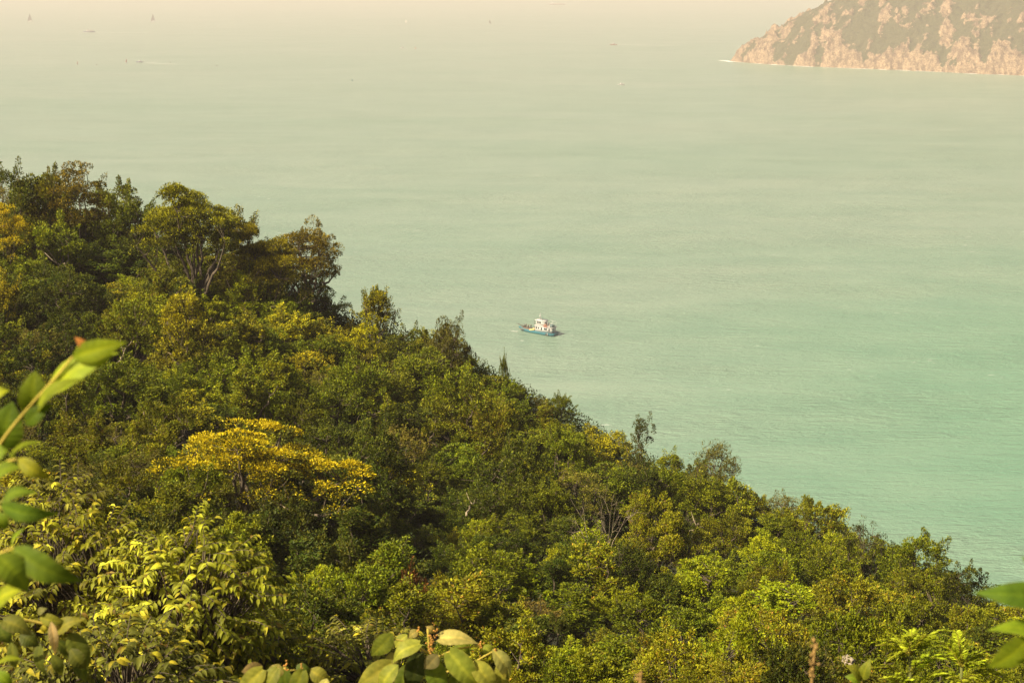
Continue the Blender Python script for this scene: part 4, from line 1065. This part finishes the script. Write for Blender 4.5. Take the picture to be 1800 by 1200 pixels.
def person(loc, rz, name_label, jacket, pose=0):
    """standing figure 1.7 m tall: one skinned body, clothes and hair as children"""
    o = empty('person', loc, rz); o.scale = (1.08,) * 3
    a = 0.25 if pose == 0 else -0.35 if pose == 1 else 0.1
    J = {'pel': (0, 0, .92), 'spi': (.01, 0, 1.15), 'che': (.02, 0, 1.36), 'nec': (.02, 0, 1.50), 'hea': (.03, 0, 1.60), 'top': (.03, 0, 1.70), 'nos': (.13, 0, 1.60),
         'lh': (0, .10, .88), 'lk': (.03, .11, .48), 'la': (0, .12, .09), 'lt': (.16, .13, .04), 'rh': (0, -.10, .88), 'rk': (.03, -.11, .48), 'ra': (-.02, -.12, .09), 'rt': (.14, -.13, .04),
         'ls': (.01, .19, 1.42), 'le': (.02 + a * .2, .25, 1.13), 'lw': (.12 + a * .5, .24, .90 + abs(a) * .2), 'lf': (.16 + a * .6, .23, .82 + abs(a) * .25),
         'rs': (.01, -.19, 1.42), 're': (.0, -.25, 1.13), 'rw': (.10, -.25, .90), 'rf': (.13, -.24, .82)}
    RAD = {'pel': .14, 'spi': .13, 'che': .15, 'nec': .06, 'hea': .095, 'top': .07, 'nos': .015, 'lh': .09, 'lk': .06, 'la': .045, 'lt': .035, 'rh': .09, 'rk': .06, 'ra': .045, 'rt': .035,
           'ls': .065, 'le': .047, 'lw': .035, 'lf': .03, 'rs': .065, 're': .047, 'rw': .035, 'rf': .03}
    E = [('pel', 'spi'), ('spi', 'che'), ('che', 'nec'), ('nec', 'hea'), ('hea', 'top'), ('hea', 'nos'), ('pel', 'lh'), ('lh', 'lk'), ('lk', 'la'), ('la', 'lt'), ('pel', 'rh'), ('rh', 'rk'), ('rk', 'ra'), ('ra', 'rt'),
         ('che', 'ls'), ('ls', 'le'), ('le', 'lw'), ('lw', 'lf'), ('che', 'rs'), ('rs', 're'), ('re', 'rw'), ('rw', 'rf')]
    def skin(nm, keys, grow, mat):
        ed = [e_ for e_ in E if e_[0] in keys and e_[1] in keys]
        ks = [k for k in J if any(k in e_ for e_ in ed)]
        me = bpy.data.meshes.new(nm); me.from_pydata([J[k] for k in ks], [(ks.index(p), ks.index(q)) for p, q in ed], [])
        ob = bpy.data.objects.new(nm, me); col.objects.link(ob); ob.parent = o
        md = ob.modifiers.new('skin', 'SKIN')
        for k, v in zip(ks, me.skin_vertices[0].data if len(me.skin_vertices) else []): v.radius = (RAD[k] + grow,) * 2
        if not len(me.skin_vertices):
            pass
        ob.modifiers.new('smooth', 'SUBSURF').levels = 1
        ob.modifiers['smooth'].render_levels = 1
        me.materials.append(mat)
        return ob, ks
    import bmesh
    def skin2(nm, keys, grow, mat):
        ed = [e_ for e_ in E if e_[0] in keys and e_[1] in keys]
        ks = [k for k in J if any(k in e_ for e_ in ed)]
        bm = bmesh.new(); lay = bm.verts.layers.skin.verify()
        vs_ = {k: bm.verts.new(J[k]) for k in ks}
        for k, v in vs_.items(): v[lay].radius = (RAD[k] + grow,) * 2
        vs_[ks[0]][lay].use_root = True
        for p, q in ed: bm.edges.new((vs_[p], vs_[q]))
        me = bpy.data.meshes.new(nm); bm.to_mesh(me); bm.free()
        me.materials.append(mat)
        ob = bpy.data.objects.new(nm, me); col.objects.link(ob); ob.parent = o
        ob.modifiers.new('skin', 'SKIN').use_smooth_shade = True
        s_ = ob.modifiers.new('smooth', 'SUBSURF'); s_.levels = 1; s_.render_levels = 1
    skin2('body', set(J), 0, SKIN)
    skin2('trousers', {'pel', 'lh', 'lk', 'la', 'rh', 'rk', 'ra'}, .018, CLOTH3)
    skin2('jacket', {'pel', 'spi', 'che', 'ls', 'le', 'lw', 'rs', 're', 'rw'}, .022, jacket)
    m = MB(); m.ball((.015, 0, 1.645), (.105, .095, .085), 10, 7); m.build('hair', HAIR, o, True)
    return tag(o, name_label, 'person')

# ---- the teal trawler below the hillside
heading = R(180 - 36)
ctr = (on_sea(914, 583) + on_sea(968, 590)) / 2
ctr = ctr + np.array([-math.sin(heading), math.cos(heading), 0]) * -2.0      # from the near side to the centreline
TR = empty('trawler', (ctr[0], ctr[1], 0), heading)
TR.scale = (1.17, 1.08, 1.0)
tag(TR, 'teal-hulled working boat with white two-storey cabin, nearest boat on the bay', 'boat')
m = MB(); hull(m, 15.6, 4.8, 1.15, 0.8, 0.35, 0.9); hl = m.build('hull', TEAL, TR)
m = MB()
for sgn in (-1, 1):
    m.tube([(-7.7, sgn * 2.2, 1.22), (-3, sgn * 2.42, 1.2), (2, sgn * 2.4, 1.25), (5, sgn * 1.9, 1.33), (7.6, sgn * 0.5, 1.5)],   .05, 6)
m.build('rubbing_strake', paint('pale_teal_paint', (.002, .10, .14), .7), hl)
m = MB(); m.box((-0.2, 0, 1.03), (14.6, 3.9, .08)); m.box((4.1, 0, 1.26), (3.4, 2.9, .38)); m.box((6.3, 0, 1.4), (1.6, 1.4, .4)); m.build('deck', DECKP, TR)
m = MB(); m.box((-3.35, -.05, 2.35), (7.3, 3.3, 2.5)); cab = m.build('cabin', CREAM, TR)
m = MB(); m.box((-3.45, -.05, 3.68), (8.0, 3.9, .16)); m.build('upper_deck', CREAM, TR)
for x_, w_ in ((-.35, .55), (-1.35, .4), (-2.6, .5), (-4.35, 1.2), (-6.0, .45)):
    for sgn in (-1, 1):
        m = MB(); m.box((x_, -.05 + sgn * 1.66, 2.75 if x_ not in (-2.6, -6.0) else 2.6), (w_ * 1.25, .06, .75 if x_ not in (-2.6, -6.0) else 1.15)); m.build('window', GLASS, cab)
for y_ in (-.9, .8):
    m = MB(); m.box((.31, y_, 2.75), (.06, .7, .6)); m.build('window', GLASS, cab)
m = MB(); m.box((-7.02, .45, 2.15), (.06, .75, 1.9)); m.build('door', TEAL, cab)
m = MB(); m.box((-1.75, -.05, 4.8), (3.6, 2.7, 2.1), taper=.97); wh = m.build('wheelhouse', CREAM, TR)
m = MB(); m.box((-1.7, -.05, 5.93), (4.4, 3.2, .16)); m.build('wheelhouse_roof', CREAM, wh)
for x_, w_ in ((-.75, .8), (-1.75, .85)):
    for sgn in (-1, 1):
        m = MB(); m.box((x_, -.05 + sgn * 1.34, 5.1), (w_, .06, .75)); m.build('window', GLASS, wh)
for y_ in (-.85, 0, .8):
    m = MB(); m.box((.05, y_, 5.1), (.06, .6, .75)); m.build('window', GLASS, wh)
m = MB(); m.tube([(-1.2, 0, 5.95), (-1.2, 0, 7.6), (-1.0, 0, 9.2)], [.11, .09, .05], 7)
m.tube([(-1.2, -.6, 7.0), (-1.2, .6, 7.0)], .05, 5); m.tube([(-1.2, 0, 6.8), (-1.9, 0, 5.98)], .05, 5); m.tube([(-1.2, 0, 6.8), (-.5, 0, 5.98)], .05, 5)
ms = m.build('mast', METAL, TR)
m = MB(); m.ball((-1.0, 0, 7.75), (.42, .42, .25)); m.build('radar', WHITEP, ms, True)
m = MB(); m.tube([(-2.3, .4, 5.95), (-2.35, .4, 8.7)], [.07, .05], 6); m.build('aerial', CANVAS, TR)
m = MB(); m.tube([(.55, 1.5, 1.05), (.55, 1.5, 5.85)], .08, 6); m.tube([(.55, -1.6, 1.05), (.55, -1.6, 5.85)], .08, 6); m.build('awning_post', DARKP, TR)
m = MB()
for x_ in (-3.9, -5.4, -7.0):
    for sgn in (-1, 1): m.tube([(x_, -.05 + sgn * 1.75, 3.76), (x_, -.05 + sgn * 1.75, 5.9)], .04, 5)
for sgn in (-1, 1): m.tube([(-3.7, -.05 + sgn * 1.75, 5.9), (-7.1, -.05 + sgn * 1.75, 5.9)], .04, 5); m.tube([(-3.7, -.05 + sgn * 1.8, 4.5), (-7.1, -.05 + sgn * 1.8, 4.5)], .035, 5)
m.tube([(-7.1, -1.8, 5.9), (-7.1, 1.7, 5.9)], .04, 5); m.tube([(-7.1, -1.85, 4.5), (-7.1, 1.75, 4.5)], .035, 5)
m.build('awning_frame', CREAM, TR)
m = MB(); m.tube([(7.3, 0, 2.0), (9.2, 0, 2.55), (9.9, 0, 2.6)], [.14, .1, .05], 6); m.build('bowsprit', DARKP, TR)
m = MB()
for k in range(6):
    x_ = 3.6 + k * .72; b_ = 2.1 - .3 * k
    for sgn in (-1, 1): m.tube([(x_, sgn * b_, 1.35 + .08 * k), (x_, sgn * b_, 2.35 + .06 * k)], .035, 5)
for sgn in (-1, 1): m.tube([(3.6 + k * .72, sgn * (2.1 - .3 * k), 2.35 + .06 * k) for k in range(6)], .035, 5)
m.build('bow_rail', DARKP, TR)
def on_boat(lx, ly, lz):
    c_, s_ = math.cos(heading), math.sin(heading); lx, ly = lx * 1.17, ly * 1.08
    return (ctr[0] + lx * c_ - ly * s_, ctr[1] + lx * s_ + ly * c_, lz)
def cargo(name, mb, mat, lx, ly, lz, label, cat, smooth=False, rz=0):
    o = mb.build(name, mat, None, smooth); o.location = on_boat(lx, ly, lz); o.rotation_euler = (0, 0, heading + rz)
    return tag(o, label, cat)
m = MB(); m.tube([(-.5, 0, .3), (.5, 0, .3)], .32, 10); m.box((-.55, 0, .35), (.1, 1.0, .9)); m.box((.55, 0, .35), (.1, 1.0, .9)); m.box((0, 0, .05), (1.3, .8, .1))
cargo('winch', m, DARKP, 6.2, 0, 1.6, 'dark winch drum at the bow of the teal boat', 'winch', rz=1.57)
m = MB(); m.ball((0, 0, .28), (.95, .8, .42), 14, 9, noise=.25, seed=1); cargo('net_heap', m, NETS, 2.0, 1.5, 1.07, 'low straw-coloured heap of nets on the foredeck of the teal boat', 'net')
m = MB(); m.ball((0, 0, .45), (.8, .8, .62), 14, 9, noise=.2, seed=2); cargo('net_heap', m, NETS, 1.2, .9, 1.07, 'tall straw-coloured heap of nets right before the cabin of the teal boat', 'net')
def ring_buoy(lx, ly, lz, label, rz):
    a = np.linspace(0, 6.283, 19); m = MB(); m.tube(np.stack([.38 * np.cos(a), 0 * a, .38 * np.sin(a)], -1), .11, 7, cap=False)
    return cargo('life_ring', m, RUST, lx, ly, lz, label, 'life ring', True, rz)
ring_buoy(-4.1, 1.9, 4.15, 'orange life ring on the upper deck rail nearer the wheelhouse', 0)
ring_buoy(-5.0, 1.9, 4.15, 'orange life ring on the upper deck rail further aft', 0)
m = MB(); m.tube([(0, -.4, .62), (0, .4, .62)], .58, 14); m.box((0, 0, .12), (.9, 1.0, .24)); m.box((0, -.48, .5), (1.0, .08, 1.0)); m.box((0, .48, .5), (1.0, .08, 1.0))
cargo('rope_drum', m, paint('brown_rope', (.20, .12, .08), .9), -4.0, .7, 3.77, 'brown rope drum on the upper deck behind the wheelhouse', 'drum')
m = MB(); m.box((0, 0, .55), (.9, .8, 1.1)); m.box((0, 0, 1.16), (1.0, .9, .08)); cargo('locker', m, CANVAS, -4.3, -.6, 3.77, 'dark upright locker on the upper deck behind the wheelhouse', 'locker')
m = MB()
for k in range(5): m.ball((.15 * math.sin(k * 2), .2 * math.cos(k * 3), .25 + .22 * k), (.42 - .04 * k, .4 - .04 * k, .2), 10, 6, noise=.2, seed=k)
cargo('gear_pile', m, paint('faded_canvas', (.50, .40, .32), .9), -5.7, .6, 3.77, 'faded pile of canvas and cord on the upper deck', 'gear')
m = MB(); m.box((0, 0, .5), (1.5, 1.5, .9)); m.box((0, 0, 1.0), (1.65, 1.65, .12), taper=.8); cargo('covered_crate', m, CANVAS, -6.6, .5, 3.77, 'teal canvas-covered crate at the after end of the upper deck', 'crate')
a = np.linspace(0, 6.283, 15); m = MB(); m.tube(np.stack([.36 * np.cos(a), 0 * a, .36 * np.sin(a)], -1), .14, 7, cap=False); cargo('tyre_fender', m, DARKP, -5.3, 2.55, .75, 'black tyre fender hung on the teal hull below the cabin', 'fender', True)
m = MB(); m.tube([(0, 0, .6), (0, 0, .5), (0, 0, .1), (0, 0, -.35), (0, 0, -.5)], [.03, .15, .18, .15, .04], 8); cargo('hanging_fender', m, CREAM, -5.9, 2.6, .9, 'pale sausage fender hung beside the tyre on the teal hull', 'fender', True)
person(on_boat(4.9, .6, 1.6), heading + .4, 'person in dark jacket standing nearest the bow of the teal boat', CLOTH1, 0)
person(on_boat(3.75, .9, 1.45), heading + 2.6, 'person in brown jacket standing between the other two on the foredeck', CLOTH2, 1)
person(on_boat(3.0, .2, 1.45), heading - .6, 'person in dark jacket standing nearest the net heaps on the foredeck', CLOTH1, 2)

# ---- foam behind and before moving boats
def wake(x0, y0, x1, y1, w0, w1, seed, label):
    p, q = on_sea(x0, y0)[:2], on_sea(x1, y1)[:2]
    u = np.linspace(0, 1, 60)[:, None]; c_ = p + (q - p) * u; dr = unit((q - p)[None])[0]; nn = np.array([-dr[1], dr[0]])
    wd = (w0 + (w1 - w0) * u[:, 0]) * np.clip(1 + 0.9 * fbm(np.stack([u[:, 0] * 14 + seed, 0 * u[:, 0], 0 * u[:, 0]], -1), 3), 0.15, 2) * np.clip((1 - u[:, 0]) * 5, 0, 1)
    m = MB()
    A_ = np.concatenate([c_ + nn * wd[:, None], np.full((60, 1), .12)], 1); B_ = np.concatenate([c_ - nn * wd[:, None], np.full((60, 1), .12)], 1)
    m.loft([A_, B_], closed=False, caps=False)
    return tag(m.build('wake_foam', FOAM), label, kind='stuff')
wake(910, 583, 897, 582, .3, .2, 9, 'small bow wave ahead of the teal boat')
wake(168, 57, 360, 60, 2.6, .8, 1, 'white wake of the far ferry')
wake(250, 110, 318, 114, 1.2, 1.8, 2, 'white wake of the speedboat')
wake(1085, 79, 1200, 81, 2.2, .7, 3, 'white wake of the motor launch')
wake(152, 57.6, 145, 57.2, 1.5, 1.0, 4, 'bow wave of the far ferry')

# ---- sailing boats far out
def sailboat(px, py, hpx, sail, hullm, rz, label, name='sailing_yacht', jib=True, heel=0.06):
    p = on_sea(px, py); D_ = float(np.linalg.norm(p - [0, 0, CAM_H])); Hh = hpx * D_ / FPX
    k = Hh / 16.0
    o = empty(name, (p[0], p[1], 0), rz); o.rotation_euler = (heel, 0, rz); o.scale = (k, k, k)
    m = MB(); hull(m, 11, 3.2, 1.0, .5, .4, .7); m.build('hull', hullm, o)
    m = MB(); m.box((-.6, 0, 1.25), (4, 1.9, .6), taper=.8); m.build('cabin', WHITEP, o)
    m = MB(); m.tube([(.6, 0, .9), (.6, 0, 16)], [.14, .07], 6); m.tube([(.6, 0, 2.2), (-4.6, .5, 2.2)], .08, 5); m.build('mast', METAL, o)
    def sail_mesh(a, b_, c_, belly, nm):
        a, b_, c_ = map(np.array, (a, b_, c_)); rows = []
        for i_ in range(9):
            v = i_ / 8; l_, r_ = a + (c_ - a) * v, b_ + (c_ - b_) * v
            rows.append([l_ + (r_ - l_) * u + np.array([0, belly * math.sin(3.14 * u) * (1 - v * .8), 0]) for u in np.linspace(0, 1, 7)])
        m = MB(); m.loft(rows, closed=False, caps=False); ob = m.build(nm, sail, o, True)
        sol = ob.modifiers.new('cloth', 'SOLIDIFY'); sol.thickness = 0.03
    sail_mesh((.45, 0, 2.4), (-4.5, .5, 2.4), (.5, 0, 15.6), .5, 'mainsail')
    if jib: sail_mesh((.8, 0, 1.5), (5.6, 0, 1.3), (.7, 0, 14.2), .4, 'jib')
    return tag(o, label, 'sailing boat', 'sailing boats far out')
sailboat(53, 38.5, 14, SAILD, GREYH, 2.9, 'grey-sailed yacht furthest up the coast, its sails broad to view')
sailboat(140, 36.5, 12, SAILW, WHITEP, 1.9, 'faint yacht seen nearly end-on between the two grey-sailed ones', jib=False)
sailboat(269, 38.5, 14, SAILD, GREYH, 2.7, 'grey-sailed yacht above the ferry wake with white jib', heel=.1)
sailboat(714, 40.5, 7, SAILW, GREYH, 2.7, 'tiny white-sailed yacht with bare mast top, nearer the coast of the far pair')
sailboat(861, 41.5, 7, SAILW, GREYH, .5, 'tiny white-sailed yacht, seaward of the far pair')
sailboat(136.5, 114, 7, SAILR, WHITEP, 1.3, 'red-sailed dinghy with white hull below the ferry', 'sailing_dinghy', jib=False)
sailboat(222, 111, 8, SAILR, WHITEP, 1.0, 'red-sailed dinghy tilting beside the speedboat', 'sailing_dinghy', jib=False, heel=.25)

# ---- ferry, launches, freighter
def at_sea(name, px, py, rz):
    p = on_sea(px, py); return empty(name, (p[0], p[1], 0), rz)
o = at_sea('ferry', 157, 57, math.pi - .05)
m = MB(); hull(m, 27, 6.5, 1.9, 1.0, .7, .9); m.build('hull', BLUEP, o)
m = MB(); m.box((-2, 0, 3.0), (17, 5.2, 2.3)); cb = m.build('cabin', OFFW, o)
for k in range(6):
    for sgn in (-1, 1):
        m = MB(); m.box((-8.6 + k * 2.6, sgn * 2.63, 3.3), (1.7, .08, .9)); m.build('window', GLASS, cb)
m = MB(); m.box((-3, 0, 6.2), (15, 5.6, .2)); m.build('canopy', OFFW, o)
m = MB()
for k in range(5):
    for sgn in (-1, 1): m.tube([(-9.5 + k * 3.2, sgn * 2.4, 4.1), (-9.5 + k * 3.2, sgn * 2.4, 6.15)], .1, 5)
m.build('canopy_posts', METAL, o)['kind'] = 'stuff'
m = MB(); m.box((3.6, 0, 5.2), (3, 3.6, 2.1), taper=.9); m.build('wheelhouse', WHITEP, o)
m = MB(); m.tube([(2, 0, 6.2), (2, 0, 9)], [.15, .07], 6); m.build('mast', METAL, o)
tag(o, 'long two-deck ferry drawing a straight white wake', 'ferry')
def launch(px, py, Ls, hm, label, rz, name='motor_launch'):
    o = at_sea(name, px, py, rz); k = Ls / 10; o.scale = (k, k, k)
    m = MB(); hull(m, 10, 3, 1.1, .5, .5, .9); m.build('hull', hm, o)
    m = MB(); m.box((0, 0, 1.9), (3.6, 2.2, 1.7), taper=.85); c_ = m.build('cabin', WHITEP, o)
    for sgn in (-1, 1):
        m = MB(); m.box((0, sgn * 1.06, 2.1), (2.4, .08, .6)); m.build('window', GLASS, c_)
    m = MB(); m.tube([(-.5, 0, 2.7), (-.5, 0, 4.3)], [.08, .04], 5); m.build('mast', METAL, o)
    return tag(o, label, 'boat')
launch(1079, 79.5, 14, REDP, 'small motor launch off the headland drawing a thin white wake', math.pi)
launch(1092, 149.5, 9, WHITEP, 'low pale open launch lying still below the one with a wake', .2)
launch(246, 110, 11, BLUEP, 'dark blue speedboat beside the red-sailed dinghy', math.pi - .1, 'speedboat')
launch(707, 85, 8, WHITEP, 'tiny white launch next to the red marker far out', .3)
o = at_sea('cargo_ship', 980, 9, math.pi)
m = MB(); hull(m, 62, 10, 3.6, 2, 1.5, .95); m.build('hull', paint('grey_hull', (.16, .15, .16), .5), o)
m = MB(); m.box((21, 0, 7), (9, 8, 7), taper=.9); m.build('deckhouse', WHITEP, o)
m = MB(); m.box((-6, 0, 4.2), (42, 7.5, 1.4)); m.build('hatch_covers', REDP, o)
m = MB(); m.tube([(22, 0, 10), (22, 0, 15)], [.3, .15], 6); m.build('mast', METAL, o)
tag(o, 'faint grey cargo ship almost lost in the haze at the top', 'ship')
def buoy(px, py, mat, label, sc=1.0):
    p = on_sea(px, py); m = MB()
    m.tube([(0, 0, -.3), (0, 0, 0), (0, 0, .7), (0, 0, .9)], [.5, 1.0, 1.0, .55], 12); m.tube([(0, 0, .9), (0, 0, 2.4)], [.45, .12], 8); m.ball((0, 0, 2.6), .3)
    o = m.build('buoy', mat); o.location = (p[0], p[1], 0); o.scale = (sc,) * 3
    return tag(o, label, 'buoy')
buoy(730, 86, RUST, 'red marker buoy beside the tiny white launch', 1.3)
buoy(619, 142.5, TEAL, 'lone teal marker buoy on the open water', 1.0)
buoy(170, 115, DARKP, 'small dark marker buoy between the two red-sailed dinghies', .8)
buoy(381, 116, DARKP, 'small dark marker buoy beyond the end of the speedboat wake', .9)
buoy(300, 111.5, DARKP, 'small dark marker buoy within the speedboat wake', .8)

# ------------------------------------------------------------------ the haze over the bay
HAZE, nt, b, out = new_mat('haze')
nt.nodes.remove(b)
pv = N(nt, 'VolumePrincipled')
pv.inputs['Color'].default_value = (0.785, 0.685, 0.67, 1); pv.inputs['Density'].default_value = 1.95e-4; pv.inputs['Anisotropy'].default_value = 0.0
nt.links.new(pv.outputs[0], out.inputs['Volume'])
top = float(V_TOP) + 12
m = MB(); m.box((0, 9840, (top - 6) / 2), (33000, 20900, top + 6))
hz = tag(m.build('haze', HAZE), kind='stuff')
